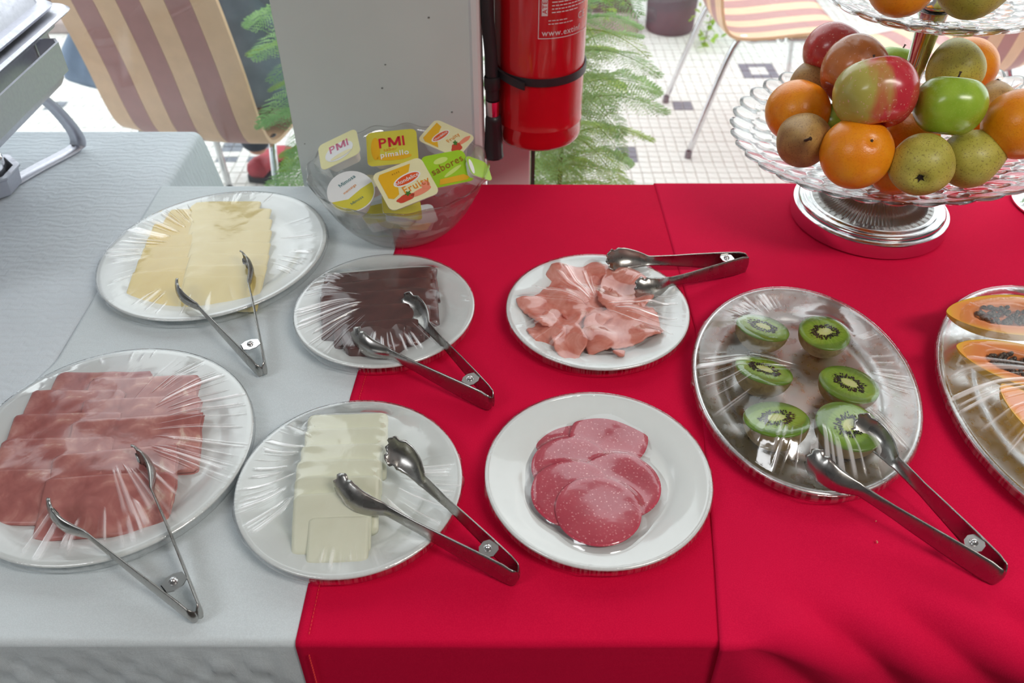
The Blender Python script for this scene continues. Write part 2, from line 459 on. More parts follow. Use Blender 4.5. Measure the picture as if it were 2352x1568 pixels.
# ------------------------------------------------------------------ tables and cloths
M['table_wood'] = plain('table_wood', srgb(120, 90, 60), .5, scale=12, var=.2)
def table(name, x0, x1, y0, y1, label):
    e = empty(name, ((x0 + x1) / 2, (y0 + y1) / 2, 0), label=label, cat='table')
    cx, cy = (x0 + x1) / 2, (y0 + y1) / 2
    mesh('tabletop', *box(x0 - cx, x1 - cx, y0 - cy, y1 - cy, .715, .745, .004), M['table_wood'], e, smooth=False)
    for a in (x0 + .05, x1 - .05):
        for b in (y0 + .06, y1 - .06):
            mesh('leg', *box(a - cx - .02, a - cx + .02, b - cy - .02, b - cy + .02, 0, .715, .003), M['table_wood'], e, smooth=False)
table('buffet_table', -.58, 1.75, .47, 1.230, 'long wooden buffet table hidden under the white and red cloths')
table('side_table', -1.75, -.68, .30, 1.425, 'wooden table under the patterned white cloth that carries the chafing dish')

def cloth(name, xl, xr, y0, y1, z, R, drop0, drop1, mat, nx=120, dy=.006, wr=None, Rf=None, thick=.0012, label='', flare=0.0, cat='tablecloth'):
    """xl(y), xr(y): side edges. front edge at y0 (toward the camera), back edge at y1"""
    path = []
    def seg(a, b, n): return [a + (b - a) * k / n for k in range(n)]
    for q in seg(drop1, 0, 14): path.append(('b', q))
    for q in seg(0, 1, 6): path.append(('rb', q))
    n = int((y1 - y0) / .012)
    for q in seg(1, 0, n): path.append(('t', q))
    for q in seg(0, 1, 14): path.append(('rf', q))
    for q in seg(0, drop0, 34) + [drop0]: path.append(('f', q))
    v = []
    for i in range(nx + 1):
        u = i / nx
        for kind, q in path:
            xm = xl(y0 + .02) * (1 - u) + xr(y0 + .02) * u
            r0 = R if Rf is None else Rf(xm); r1 = R
            if kind == 'b': y, zz, nn = y1, z - r1 - q, (0, 1, 0)
            elif kind == 'rb':
                a = q * PI / 2; y, zz = y1 - r1 + r1 * math.cos(a), z - r1 + r1 * math.sin(a); nn = (0, math.cos(a), math.sin(a))
            elif kind == 't': y, zz, nn = (y0 + r0) + q * (y1 - r1 - y0 - r0), z, (0, 0, 1)
            elif kind == 'rf':
                a = q * PI / 2; y, zz = y0 + r0 - r0 * math.sin(a), z - r0 + r0 * math.cos(a); nn = (0, -math.sin(a), math.cos(a))
            else: y, zz, nn = y0 - flare * q, z - r0 - q, (0, -1, 0)
            yy = min(max(y, y0), y1)
            x = xl(yy) * (1 - u) + xr(yy) * u
            d = wr(x, y, zz, kind, q) if wr else 0
            v.append((x, y + nn[1] * d, zz + nn[2] * d))
    f = gridfaces(nx + 1, len(path))
    o = mesh(name, v, f, mat)
    so = o.modifiers.new('thickness', 'SOLIDIFY'); so.thickness = thick; so.offset = -1 if False else 1
    tag(o, label, cat)
    return o
def lerpf(pts):
    ys = [p[0] for p in pts]; xs = [p[1] for p in pts]
    return lambda y: float(np.interp(y, ys, xs))
def wr_white(x, y, z, kind, q):
    d = .0006 * (vnoise2(x * 9, y * 9, 3) - .5)
    if kind == 'f':
        # quilted relief of the hanging part, smooth where the red cloth lies over it
        if x > -.215: return 0.0
        d += .0035 * min(1, q / .03) * (vnoise2(x * 42, q * 34, 5) - .5) + .0022 * min(1, q / .03) * (1 if (int(math.floor(x * 55)) + int(math.floor(q * 45))) % 2 else 0) + .006 * min(1, q / .05) * (vnoise2(x * 12, q * 10, 8) - .5)
    return float(d)
cloth('white_tablecloth', lerpf([(.4, -.66), (.703, -.624), (.798, -.594), (1.25, -.600)]), lambda y: -.15, .402, 1.245, TZ + .0009, .008, .42, .30, M['white_cloth'], nx=110, wr=wr_white,
      label='white tablecloth on the buffet table, left of the red cloth, under the cheese and ham', flare=.05)
def wr_red(x, y, z, kind, q):
    d = .0012 * (vnoise2(x * 5 + 3, y * 7, 11) - .5)
    if kind == 'f': d += .004 * min(1, q / .05) * (vnoise(np.array([x * 6]), 12)[0] - .5)
    return float(d)
cloth('red_tablecloth', lerpf([(.402, -.2045), (.729, -.2006), (1.07, -.178), (1.25, -.170)]), lerpf([(.40, .212), (.49, .225), (.86, .275), (1.25, .275)]), .400, 1.248, TZ + .0024, .007, .42, .30, M['red_cloth'], nx=60, wr=wr_red,
      label='red tablecloth across the middle of the table, from the butter plate to the salami plate', flare=.05)
def wr_red2(x, y, z, kind, q):
    d = .0014 * (vnoise2(x * 5 + 9, y * 6, 21) - .5)
    # the cloth hangs loose here: diagonal drapes running down over the table edge
    if kind in ('b', 'rb'): return float(d)
    sdist = max(0.0, .475 - y) + (max(0.0, TZ - z) if kind != 't' else 0)
    k = max(0.0, min(1.0, (x - .205) / .05)) * max(0.0, min(1.0, sdist / .04))
    qd = x - .9 * min(sdist, .25) + .012 * math.sin(x * 17)
    d += k * .013 * (math.sqrt(math.sin(30.0 * (qd - .249)) ** 2 + .015) - .55) + .010 * k * (vnoise2(x * 9, sdist * 8, 31) - .5)
    return float(d)
redr = cloth('red_tablecloth', lerpf([(.40, .195), (.4875, .2064), (.858, .249), (1.25, .243)]), lambda y: 1.80, .396, 1.250, TZ + .0038, .007, .42, .30, M['red_cloth_right'], nx=330, wr=wr_red2,
      Rf=lambda x: .007 + .05 * max(0, min(1, (x - .225) / .10)), label='red tablecloth at the right, rumpled at the front edge, under the fruit stand', flare=.05)
# hem stitching
for lab, fx, z, rt in (('left', lerpf([(.402, -.1925), (.729, -.1886), (1.07, -.166), (1.25, -.158)]), TZ + .0035, None), ):
    mb = MB()
    y = .41
    while y < 1.23:
        mb.add(*box(fx(y) - .0003, fx(y) + .0003, y, y + .0025, z - .0004, z + .0002)); y += .0042
    for q in range(60):
        zz = TZ - .012 - q * .0042
        mb.add(*box(fx(.41) - .0003, fx(.41) + .0003, .3965 - .05 * (TZ - zz), .3985 - .05 * (TZ - zz), zz - .0025, zz))
    o = mb.build('hem_stitching', M['red_thread'], bpy.data.objects['red_tablecloth'], smooth=False); o['kind'] = 'stuff'

# left cloth with hanging right side beyond the buffet table
def left_cloth():
    R = .014; x1 = -.592; y0, y1 = .25, 1.452
    nx = 100; v = []
    prof = [(-1.9 + (x1 - R + 1.9) * k / 60, TZ, 0, 1) for k in range(61)]
    for k in range(1, 7):
        a = PI / 2 * k / 6; prof.append((x1 - R + R * math.sin(a), TZ - R + R * math.cos(a), math.sin(a), math.cos(a)))
    hang = [(.02 + .02 * k) for k in range(22)]
    nyv = 90
    for (x, z, nx_, nz_) in prof:
        for j in range(nyv + 1):
            y = y0 + (y1 - y0 - R) * j / nyv
            v.append((x, y, z + .0006 * (vnoise2(np.array(x * 12), np.array(y * 12), 4) - .5)))
        for k in range(1, 7):
            a = PI / 2 * k / 6; v.append((x, y1 - R + R * math.sin(a), z - R + R * math.cos(a)))
        for q in hang: v.append((x + .004 * math.sin(x * 25) * q * 4, y1 + .05 * q + .02 * q * math.sin(x * 30), z - R - q))
    nv = nyv + 1 + 6 + len(hang)
    # right side drop, for the part behind the buffet table and below it
    for q in hang:
        for j in range(nyv + 1):
            y = y0 + (y1 - y0 - R) * j / nyv
            fl = .12 * q if y > 1.26 else -.004
            v.append((x1 + fl, y, TZ - R - q))
        for k in range(1, 7):
            a = PI / 2 * k / 6; v.append((x1 + .12 * q - .0, y1 - R + R * math.sin(a), TZ - R - q))
        for qq in hang: v.append((x1 + .12 * q, y1 + .05 * q, TZ - R - q - .0001 * qq))
    n = len(prof) + len(hang)
    f = gridfaces(n, nv, flip=False)
    o = mesh('patterned_tablecloth', v, f, M['left_cloth'])
    tag(o, 'white tablecloth with woven zigzag relief, at the left under the chafing dish', 'tablecloth')
left_cloth()

# ------------------------------------------------------------------ plates and trays
ZW, ZR, ZR2 = TZ + .0024, TZ + .0040, TZ + .0054      # cloth surfaces: white, red, right-hand red
FOODS = {}
def reg(key, v, f, off=(0, 0, 0)):
    FOODS.setdefault(key, []).append(([(a + off[0], b + off[1], c + off[2]) for a, b, c in v], f))
def plate_prof(R, h=.019, well=.68, wz=.0055):
    w = R * well; t = .0032
    top = [(0.0005, wz), (w * .5, wz), (w * .93, wz + .0003), (w, wz + .0022), (w + .006, wz + .0065), (R * .86, h - .0045), (R * .95, h - .0012), (R * .985, h), (R, h - .001), (R + .0004, h - .0028)]
    bot = [(R * .97, h - .0048), (R * .86, h - .0085), (w + .004, .0035), (w * .86, .0025), (w * .84, .0), (w * .78, .0), (w * .77, .002), (.0005, .002)]
    return top + bot
def plate(c, a, b, ang, z, name, label, cat, well=.68, h=.019, mat='ceramic'):
    v, f = lathe(plate_prof(1.0 * a, h, well), 96, sy=b / a)
    if name == 'steel_tray':
        R = a
        pr = [(.0005, .003), (R * .60, .003), (R * .66, .0035), (R * .70, .0075), (R * .735, .0125), (R * .80, .0135), (R * .93, .0165), (R * .955, .0195), (R * .975, .0210), (R * .993, .0200), (R, .0175), (R * .985, .0165), (R * .95, .0160), (R * .92, .0145), (R * .80, .0118), (R * .735, .0105), (R * .69, .0045), (R * .65, .0), (.0005, .0)]
        v, f = lathe(pr, 120, sy=b / a)
    o = mesh(name, v, f, M[mat]); o.location = (c[0], c[1], z); o.rotation_euler = (0, 0, math.radians(ang))
    tag(o, label, cat); return o
PL = {}
def addplate(key, c, a, b, ang, z, *r, **k):
    PL[key] = (c, a, b, ang, z, k.get('h', .019) if r[0] != 'steel_tray' else .0205); plate(c, a, b, ang, z, *r, **k)
addplate('cheese', (-.4432, 1.0219), .1702, .1566, 53.4, ZW, 'serving_platter', 'white oval platter of yellow cheese slices, at the back left', 'plate', well=.74)
addplate('ham', (-.4595, .6350), .1641, .1592, -54, ZW, 'serving_platter', 'large white platter of cured ham slices, at the front left', 'plate', well=.78)
addplate('paste', (-.1738, .884), .122, .122, 0, ZR, 'dinner_plate', 'round white plate holding dark brown fruit paste slices', 'plate')
addplate('folded', (.1165, .882), .124, .124, 0, ZR, 'dinner_plate', 'round white plate of folded orange-pink ham, in the centre of the table', 'plate')
addplate('fresh', (-.1768, .580), .122, .122, 0, ZR, 'dinner_plate', 'round white plate of thick white fresh cheese slices', 'plate')
addplate('salami', (.0945, .592), .124, .124, 0, ZR, 'dinner_plate', 'round white plate of salami slices, front centre', 'plate')
addplate('kiwi', (.3593, .7400), .1840, .1350, -100, ZR2, 'steel_tray', 'oval stainless steel tray with six kiwi halves', 'tray', mat='tray_steel')
addplate('papaya', (.676, .7052), .2230, .1520, -101.6, ZR2, 'steel_tray', 'oval stainless steel tray with papaya pieces, cut off at the right', 'tray', mat='tray_steel')

# ------------------------------------------------------------------ slices
def rounded(corners, r=.25, n=6, jag=.0, seed=0):
    c = [np.array(q[:2], float) for q in corners]; m = len(c); out = []
    for i in range(m):
        p0, p1, p2 = c[i - 1], c[i], c[(i + 1) % m]
        a = p1 + (p0 - p1) * r; b = p1 + (p2 - p1) * r
        for k in range(n):
            t = k / (n - 1); out.append((1 - t) ** 2 * a + 2 * t * (1 - t) * p1 + t * t * b)
        nx = p2 + (p1 - p2) * r
        for k in range(1, 5): out.append(b + (nx - b) * k / 5)
    out = np.array(out)
    if jag:
        rs = np.random.RandomState(seed); cen = out.mean(0)
        k = vnoise(np.arange(len(out)) * .9, seed + 5) - .5
        k2 = vnoise(np.arange(len(out)) * .31, seed + 9) - .5
        out = cen + (out - cen) * (1 + jag * (k + 1.2 * k2))[:, None]
    return out
def slab_geo(out, ztop, thick, edge=.3):
    """out: Nx2 outline, ztop(x,y) height of the upper face"""
    out = np.asarray(out); c = out.mean(0); N = len(out); v = []; f = []
    fr = [.25, .5, .72, .88, .965, 1.0]
    v.append((c[0], c[1], ztop(*c)))
    for k, q in enumerate(fr):
        for p in out:
            x, y = c + (p - c) * q
            v.append((x, y, ztop(x, y) - (thick * edge if k == 5 else (thick * edge * .2 if k == 4 else 0))))
    for p in out: v.append((p[0], p[1], ztop(*p) - thick * .85))
    for p in out:
        x, y = c + (p - c) * .96; v.append((x, y, ztop(x, y) - thick))
    v.append((c[0], c[1], ztop(*c) - thick))
    for i in range(N): f.append((0, 1 + i, 1 + (i + 1) % N))
    for k in range(len(fr) + 1):
        a = 1 + k * N
        for i in range(N):
            j = (i + 1) % N; f.append((a + i, a + N + i, a + N + j, a + j))
    a = 1 + (len(fr) + 1) * N
    for i in range(N): f.append((len(v) - 1, a + (i + 1) % N, a + i))
    return v, f
def put(name, v, f, mat, label, cat, group=None, key=None, org=None, parent=None):
    v = np.array(v, float)
    org = v.mean(0) if org is None else np.array(org)
    if parent is None:
        org = np.array([v[:, 0].mean(), v[:, 1].mean(), v[:, 2].min()])
    o = mesh(name, v - org, f, mat, parent)
    if parent is None: o.location = tuple(org); tag(o, label, cat, group)
    if key: reg(key, v.tolist(), f)
    return o
def plane_z(A, B, zhi, zlo, depth, nz=.0006, seed=0, curl=0.0):
    """height falling from the A-B edge toward the viewer"""
    d = (B - A)[:2]; d = d / np.linalg.norm(d); nn = np.array([d[1], -d[0]])
    L = np.linalg.norm((B - A)[:2])
    def g(x, y):
        q = np.array([x, y]) - A[:2]; s = q @ nn / depth; u = (q @ d) / L
        z = zhi + (zlo - zhi) * s - curl * (2 * u - 1) ** 2
        return float(z + nz * (vnoise2(np.array(x * 45), np.array(y * 45), seed) - .5) * 2)
    return g, nn
def shingle(key, name, mat, rows, zbase, zhi, depth, thick, labels, cat, group, r=.12, jag=.0, widen=0.0, nz=.0006, folded=False, curl=0.0, tilt0=.0):
    for i, (x0, y0, x1, y1) in enumerate(rows):
        h = zhi[i] if hasattr(zhi, '__len__') else zhi
        A = P(x0, y0, zbase + h); B = P(x1, y1, zbase + h)
        dep = depth[i] if hasattr(depth, '__len__') else depth
        g, nn = plane_z(A, B, zbase + h, zbase + thick + tilt0, dep, nz, i * 7 + 3, curl)
        C = B[:2] + nn * dep; D = A[:2] + nn * dep
        out = rounded([A[:2], D, C, B[:2]], r, jag=jag, seed=i * 13 + 1)
        v, f = slab_geo(out, g, thick)
        o = put(name, v, f, M[mat], labels[i], cat, group, key)
        if folded:
            lo = rounded([A[:2] - (B - A)[:2] * .012, D - (B - A)[:2] * .02, C + nn * .0015, B[:2] + (B - A)[:2] * .008], r, jag=jag, seed=i * 13 + 1)
            vv, ff = slab_geo(lo, lambda x, y: g(x, y) - thick * 1.02, thick * .6)
            org = np.array(o.location); mesh('lower_fold', np.array(vv) - org, ff, M[mat], o)
ORD = ['first', 'second', 'third', 'fourth', 'fifth', 'sixth', 'seventh', 'eighth', 'ninth', 'tenth']
z0 = ZW + .0060
rowsL = [(366, 482, 455, 478), (352, 512, 452, 508), (340, 540, 450, 536), (330, 566, 448, 562), (318, 592, 445, 588), (305, 622, 442, 618)]
shingle('cheese', 'cheese_slice', 'cheese_left', rowsL, z0, [.012, .013, .014, .014, .015, .016], .075, .003,
        [f'golden cheese slice, {ORD[i]} from the back in the left row on the cheese platter' for i in range(6)], 'cheese', 'cheese slices, left row', .06, curl=.001)
rowsR = [(440, 462, 600, 460), (440, 478, 624, 476), (441, 502, 626, 500), (441, 528, 625, 526), (440, 555, 622, 553), (438, 580, 619, 580), (430, 606, 614, 606), (424, 634, 604, 630)]
shingle('cheese', 'cheese_slice', 'cheese', rowsR, z0, [.013, .014, .015, .016, .017, .018, .019, .018], [.08] * 7 + [.062], .003,
        [f'yellow cheese slice with film sheen painted in, {ORD[i]} from the back in the right row on the cheese platter' for i in range(8)], 'cheese', 'cheese slices, right row', .06, curl=.001)
z0 = ZW + .0060
rows = [(133, 852, 350, 852), (75, 894, 290, 894), (36, 949, 280, 945), (6, 1006, 262, 1000), (-46, 1078, 240, 1074)]
shingle('ham', 'ham_slice', 'ham', rows, z0, [.020, .022, .022, .022, .020], [.07, .07, .07, .07, .062], .0045,
        [f'folded cured ham slice, {ORD[i]} from the back in the left row of its platter' for i in range(5)], 'ham', 'ham slices, left row', .07, jag=.03, nz=.0015, folded=True)
rows = [(207, 867, 460, 860), (193, 917, 462, 905), (168, 965, 466, 944), (122, 1044, 405, 1014), (106, 1096, 404, 1078)]
shingle('ham', 'ham_slice', 'ham', rows, z0, [.024, .026, .028, .027, .026], [.07, .07, .07, .07, .066], .0045,
        [f'folded cured ham slice, {ORD[i]} from the back in the right row of its platter' for i in range(5)], 'ham', 'ham slices, right row', .07, jag=.03, nz=.0015, folded=True)
z0 = ZR + .0060
rows = [(742, 626, 1003, 606), (738, 648, 1000, 630), (737, 672, 1003, 655), (742, 700, 985, 690), (765, 742, 960, 726)]
shingle('paste', 'fruit_paste_slice', 'paste', rows, z0, [.030, .030, .030, .028, .024], [.052, .052, .052, .05, .034], .010,
        [f'dark brown fruit paste slice, {ORD[i]} from the back of the plate' for i in range(5)], 'fruit paste', 'dark fruit paste slices', .05, jag=.035, nz=.0022, curl=.003)
for i, (poly, lab, h) in enumerate([([(920, 712), (985, 705), (985, 748), (968, 768), (925, 765)], 'small dark paste chunk at the right of the plate, near the tongs', .018),
                                   ([(790, 752), (930, 740), (935, 775), (905, 803), (800, 802), (778, 775)], 'broken dark paste slice at the front of its plate', .020)]):
    out = rounded([P(x, y, z0 + h)[:2] for x, y in poly], .2, jag=.05, seed=i + 40)
    if np.cross(out[5] - out[0], out[12] - out[5]) > 0 or True: pass
    v, f = slab_geo(out[::-1], lambda x, y: z0 + h + .002 * math.sin(x * 160 + y * 90), h, .15)
    put('fruit_paste_slice', v, f, M['paste'], lab, 'fruit paste', None, 'paste')
rows = [(706, 951, 891, 945), (700, 983, 888, 977), (692, 1020, 878, 1015), (681, 1054, 876, 1050), (677, 1092, 872, 1088), (674, 1133, 852, 1124), (708, 1187, 848, 1181)]
shingle('fresh', 'fresh_cheese_slice', 'fresh_cheese', rows, z0, [.036, .038, .038, .038, .038, .036, .026], [.05, .05, .05, .05, .052, .056, .044], .0085,
        [f'thick white cheese slice, {ORD[i]} from the back of its plate' for i in range(6)] + ['short thick white cheese slice at the very front of the plate'], 'cheese', 'white fresh cheese slices', .10, jag=.012)
def disc(px, py, r, z, squ=1.0, seed=0):
    c = P(px, py, z); a = np.linspace(0, 2 * PI, 60, endpoint=False)
    rr = r * (1 + .012 * (vnoise(np.arange(60) * .25, seed) - .5)); return np.c_[c[0] + rr * np.cos(a), c[1] + squ * rr * np.sin(a)]
SAL = [(1313, 999, 'back left'), (1398, 1003, 'back right'), (1314, 1072, 'left side'), (1422, 1112, 'right side'), (1316, 1130, 'front left, partly covered'), (1374, 1170, 'front middle, topmost of the pile')]
for i, (px, py, w_) in enumerate(SAL):
    zb = z0 + .0022 * (i + 1)
    out = disc(px, py, .0455, zb, seed=i)
    v, f = slab_geo(out, lambda x, y: zb + .0010 * math.sin(x * 60 + i) * math.cos(y * 55), .002)
    put('salami_slice', v, f, M['salami'], f'round pink salami slice, {w_}, on the front centre plate', 'salami', 'salami slices', 'salami')
FH = [([(1262, 612), (1305, 598), (1372, 602), (1410, 625), (1400, 680), (1340, 700), (1280, 690), (1248, 650)], 'at the back, with a wavy edge'),
      ([(1183, 690), (1222, 682), (1250, 655), (1320, 662), (1350, 700), (1330, 752), (1258, 756), (1222, 735), (1205, 715)], 'at the left, ending in a yellow point'),
      ([(1402, 612), (1462, 618), (1492, 640), (1505, 680), (1470, 712), (1400, 716), (1370, 690), (1380, 640)], 'at the right under the tongs'),
      ([(1212, 732), (1262, 716), (1302, 740), (1296, 795), (1270, 806), (1232, 782), (1210, 758)], 'at the front left'),
      ([(1420, 700), (1485, 695), (1512, 716), (1522, 762), (1470, 785), (1400, 800), (1352, 806), (1330, 760), (1350, 722)], 'at the right front, widest piece'),
      ([(1266, 772), (1290, 736), (1330, 742), (1352, 790), (1330, 812), (1300, 822), (1276, 800)], 'at the front, curled over a dark fold'),
      ([(1290, 672), (1345, 655), (1405, 668), (1425, 712), (1390, 748), (1330, 757), (1292, 728)], 'in the middle of the centre plate, flattest of the pile'),
      ([(1404, 812), (1436, 808), (1434, 820), (1422, 822)], 'tiny scrap at the front edge of the plate')]
for i, (poly, w_) in enumerate(FH):
    hh = [.010, .012, .014, .011, .013, .015, .009, .008][i]
    out = rounded([P(x, y, z0 + hh)[:2] for x, y in poly][::-1], .22, jag=.06 if i < 7 else .0, seed=i * 3)
    v, f = slab_geo(out, lambda x, y: z0 + hh + .0035 * math.sin(x * 95 + y * 40 + i * 2) + .003 * math.cos(y * 110 + i), .0035)
    put('folded_ham_slice', v, f, M['ham_fold'], f'folded pink ham slice {w_}' if i < 7 else 'tiny scrap of pink ham at the front edge of the centre plate', 'ham', 'folded ham slices', 'folded')

# ------------------------------------------------------------------ kiwis
def kiwi_face():
    t = NT('kiwi_flesh'); tc = t.N('ShaderNodeTexCoord')
    mp = t.N('ShaderNodeMapping', {'Vector': tc.outputs['Object'], 'Scale': (1, 1, 0)}).outputs[0]
    sep = t.N('ShaderNodeSeparateXYZ', {0: mp})
    ang = t.math('ARCTAN2', sep.outputs[1], sep.outputs[0])
    rad = t.N('ShaderNodeVectorMath', {0: mp}, operation='LENGTH').outputs['Value']
    # normalised radius, slightly oval core
    ex = t.N('ShaderNodeMapping', {'Vector': mp, 'Scale': (.8, 1.3, 1)}).outputs[0]
    core = t.math('MULTIPLY', t.N('ShaderNodeVectorMath', {0: ex}, operation='LENGTH').outputs['Value'], 1 / .031)
    rn = t.math('MULTIPLY', rad, 1 / .031)
    comb = t.N('ShaderNodeCombineXYZ', {0: t.math('MULTIPLY', ang, 7.0), 1: t.math('MULTIPLY', rn, 1.5)}).outputs[0]
    st = t.noise(comb, 1.6, 2)
    rj = t.math('ADD', core, t.math('MULTIPLY', t.math('SUBTRACT', st, .5), .12))
    base = t.ramp(rj, [(.0, srgb(212, 216, 150)), (.24, srgb(206, 212, 140)), (.30, srgb(150, 178, 70)), (.6, srgb(128, 164, 52)), (.86, srgb(118, 156, 46)), (.97, srgb(96, 130, 40))])
    rays = t.ramp(st, [(.40, 0), (.6, 1)])
    base = t.mix(t.math('MULTIPLY', rays, t.ramp(rn, [(.2, 0), (.35, .5), (.8, .15), (1, 0)])), base, srgb(176, 200, 96))
    sc = t.N('ShaderNodeCombineXYZ', {0: t.math('MULTIPLY', ang, 5.4), 1: t.math('MULTIPLY', rj, 9.0)}).outputs[0]
    vo = t.N('ShaderNodeTexVoronoi', {'Vector': sc, 'Scale': 1.0, 'Randomness': .75}).outputs[0]
    seeds = t.math('MULTIPLY', t.ramp(vo, [(.34, 1), (.48, 0)]), t.ramp(rj, [(.27, 0), (.33, 1), (.52, 1), (.62, 0)]))
    return t.pbr(t.mix(seeds, base, srgb(84, 108, 34)), .25, 0, t.bump(st, .2, .0006), **{'Subsurface Weight': .1, 'Subsurface Scale': .005})
M['kiwi_flesh'] = kiwi_face()
M['kiwi_seed'] = plain('kiwi_seed', srgb(28, 24, 18), .35)
M['kiwi_skin'] = food('kiwi_skin', [(.3, srgb(112, 92, 50)), (.7, srgb(150, 130, 80))], 120, .8, .6)
def kiwi(px, py, r, tilt, az, hgt, label):
    zc = PL['kiwi'][4] + .003
    c = P(px, py, zc + hgt)
    e = empty('kiwi_half', (c[0], c[1], zc + .0), (0, 0, 0), label, 'kiwi', 'kiwi halves on the steel tray')
    R = Matrix.Rotation(az, 4, 'Z') @ Matrix.Rotation(tilt, 4, 'X')
    prof = [(r * math.sin(a) * (1 + .0 * a), hgt - .001 - (hgt - .001) * (1 - math.cos(a)) ** .0 * 0 - (hgt - .002) * (math.cos(a) if True else 0)) for a in np.linspace(.02, PI / 2, 12)]
    v, f = lathe(prof, 36)
    def tf(q):
        q = Vector((q[0], q[1], q[2] - hgt)); q = R @ q; return (q.x, q.y, max(q.z + hgt, .0006))
    v = [tf(q) for q in v]
    mesh('skin', v, f, M['kiwi_skin'], e)
    pf_ = [(r, -.001), (r * 1.0, 0), (r * .975, .0012), (r * .8, .0020), (r * .4, .0017), (r * .22, .0022), (.0003, .0024)]
    vf, ff = lathe(pf_, 48)
    fo = mesh('flesh', vf, ff, M['kiwi_flesh'], e)
    fo.matrix_local = Matrix.Translation((0, 0, hgt)) @ R
    mb = MB(); rs = np.random.RandomState(int(px))
    so, sfc = lathe([(.0001, .0024), (.00075, .0008), (.0009, -.0003), (.0001, -.0013)], 5)
    for k in range(110):
        a = 2 * PI * (k + .5 * rs.rand()) / 110; q = r * (.27 + .24 * rs.rand() ** 1.2)
        x = q * math.cos(a) * 1.12; y = q * math.sin(a) * .82
        Rm = Matrix.Rotation(a, 3, 'Z') @ Matrix.Rotation(PI / 2, 3, 'Y')
        mb.add([tuple(Rm @ Vector(p_) + Vector((x, y, .0022))) for p_ in so], sfc)
    sd = mb.build('seeds', M['kiwi_seed'], fo); sd['kind'] = 'stuff'
    reg('kiwi', [(q[0] + c[0], q[1] + c[1], q[2] + zc) for q in v], f)
    W = Matrix.Translation((c[0], c[1], zc + hgt)) @ R
    reg('kiwi', [tuple(W @ Vector(q)) for q in vf], ff)
kiwi(1752, 752, .0340, math.radians(-13), math.radians(-35), .034, 'kiwi half at the back left of the steel tray')
kiwi(1894, 764, .0320, 0.05, .3, .034, 'kiwi half at the back right, facing straight up')
kiwi(1755, 850, .0348, math.radians(-16), math.radians(-30), .034, 'kiwi half in the middle of the left row, under wrinkled film')
kiwi(1950, 882, .0352, math.radians(-6), math.radians(-40), .031, 'kiwi half in the middle of the right row')
kiwi(1783, 962, .0365, math.radians(-14), math.radians(14), .038, 'kiwi half at the front left, its face veiled by film glare')
kiwi(1950, 978, .0368, .06, .9, .038, 'kiwi half at the front right, under the tip of the tongs')

# ------------------------------------------------------------------ papaya
def papaya_flesh():
    t = NT('papaya_flesh'); c = t.coord(); n = t.noise(c, 30, 3)
    at = t.N('ShaderNodeAttribute', attribute_name='rim').outputs['Fac']
    f = t.math('ADD', at, t.math('MULTIPLY', t.math('SUBTRACT', n, .5), .25))
    return t.pbr(t.ramp(f, [(.0, srgb(236, 140, 80)), (.45, srgb(240, 150, 84)), (.8, srgb(245, 172, 80)), (.97, srgb(238, 190, 60))]), .35, 0, t.bump(n, .15, .001), **{'Subsurface Weight': .15, 'Subsurface Scale': .006})
M['papaya_flesh'] = papaya_flesh()
M['papaya_skin'] = food('papaya_skin', [(.3, srgb(214, 158, 40)), (.7, srgb(236, 192, 70))], 14, .4, .1)
M['papaya_seed'] = food('papaya_seed', [(.3, srgb(52, 42, 38)), (.7, srgb(96, 82, 66))], 200, .3, .1)
def papaya(loc, rz, rx, L, W, H, label, cavity=True, seeds=90):
    e = empty('papaya_piece', loc, (rx, 0, rz), label, 'papaya', None)
    nl, nr = 40, 18
    def hw(u):  # half width along u in [-1,1]; pointed to -x
        return W * (max(0.0, 1 - abs(u) ** 2.2) ** .62) * (.86 + .14 * u)
    v = []; rim = []
    for i in range(nl + 1):
        u = -1 + 2 * i / nl; u = math.sin(u * PI / 2)
        for j in range(nr + 1):
            s = -1 + 2 * j / nr
            x = u * L; y = s * hw(u); q = math.sqrt((x / L) ** 2 / .33 + (y / W) ** 2 / .20)
            z = 0.0
            if cavity and q < 1: z = -.014 * (1 - q * q) ** .5
            v.append((x, y, z)); rim.append(max(abs(s), abs(u)) ** 2)
    f = gridfaces(nl + 1, nr + 1)
    fo = mesh('flesh', v, f, M['papaya_flesh'], e, attr={'rim': rim})
    sv = []
    for i in range(nl + 1):
        u = math.sin((-1 + 2 * i / nl) * PI / 2)
        for j in range(13):
            a = PI * j / 12; sv.append((u * L * 1.002, math.cos(a) * hw(u) * 1.004, .0005 - math.sin(a) * H * (hw(u) / W)))
    mesh('skin', sv, gridfaces(nl + 1, 13, flip=True), M['papaya_skin'], e)
    if cavity and seeds:
        mb = MB(); rs = np.random.RandomState(int(abs(loc[1]) * 1000))
        sp, sf = lathe([(.0001, .0034), (.0022, .0022), (.0028, 0), (.0022, -.0022), (.0001, -.0034)], 6)
        for k in range(seeds):
            r = math.sqrt(rs.rand()) * .88; a = rs.rand() * 2 * PI
            x = r * math.cos(a) * L * .57; y = r * math.sin(a) * W * .44
            zz = -.013 * math.sqrt(max(0, 1 - r * r)) + .004 + .003 * rs.rand()
            R = Euler((rs.rand() * 6, rs.rand() * 6, 0)).to_matrix()
            mb.add([tuple(R @ Vector(q) + Vector((x, y, zz))) for q in sp], sf)
        o = mb.build('seeds', M['papaya_seed'], e); o['kind'] = 'stuff'
    Wm = Matrix.Translation(loc) @ Euler((rx, 0, rz)).to_matrix().to_4x4()
    reg('papaya', [tuple(Wm @ Vector(q)) for q in v], f)
zt = PL['papaya'][4] + .004
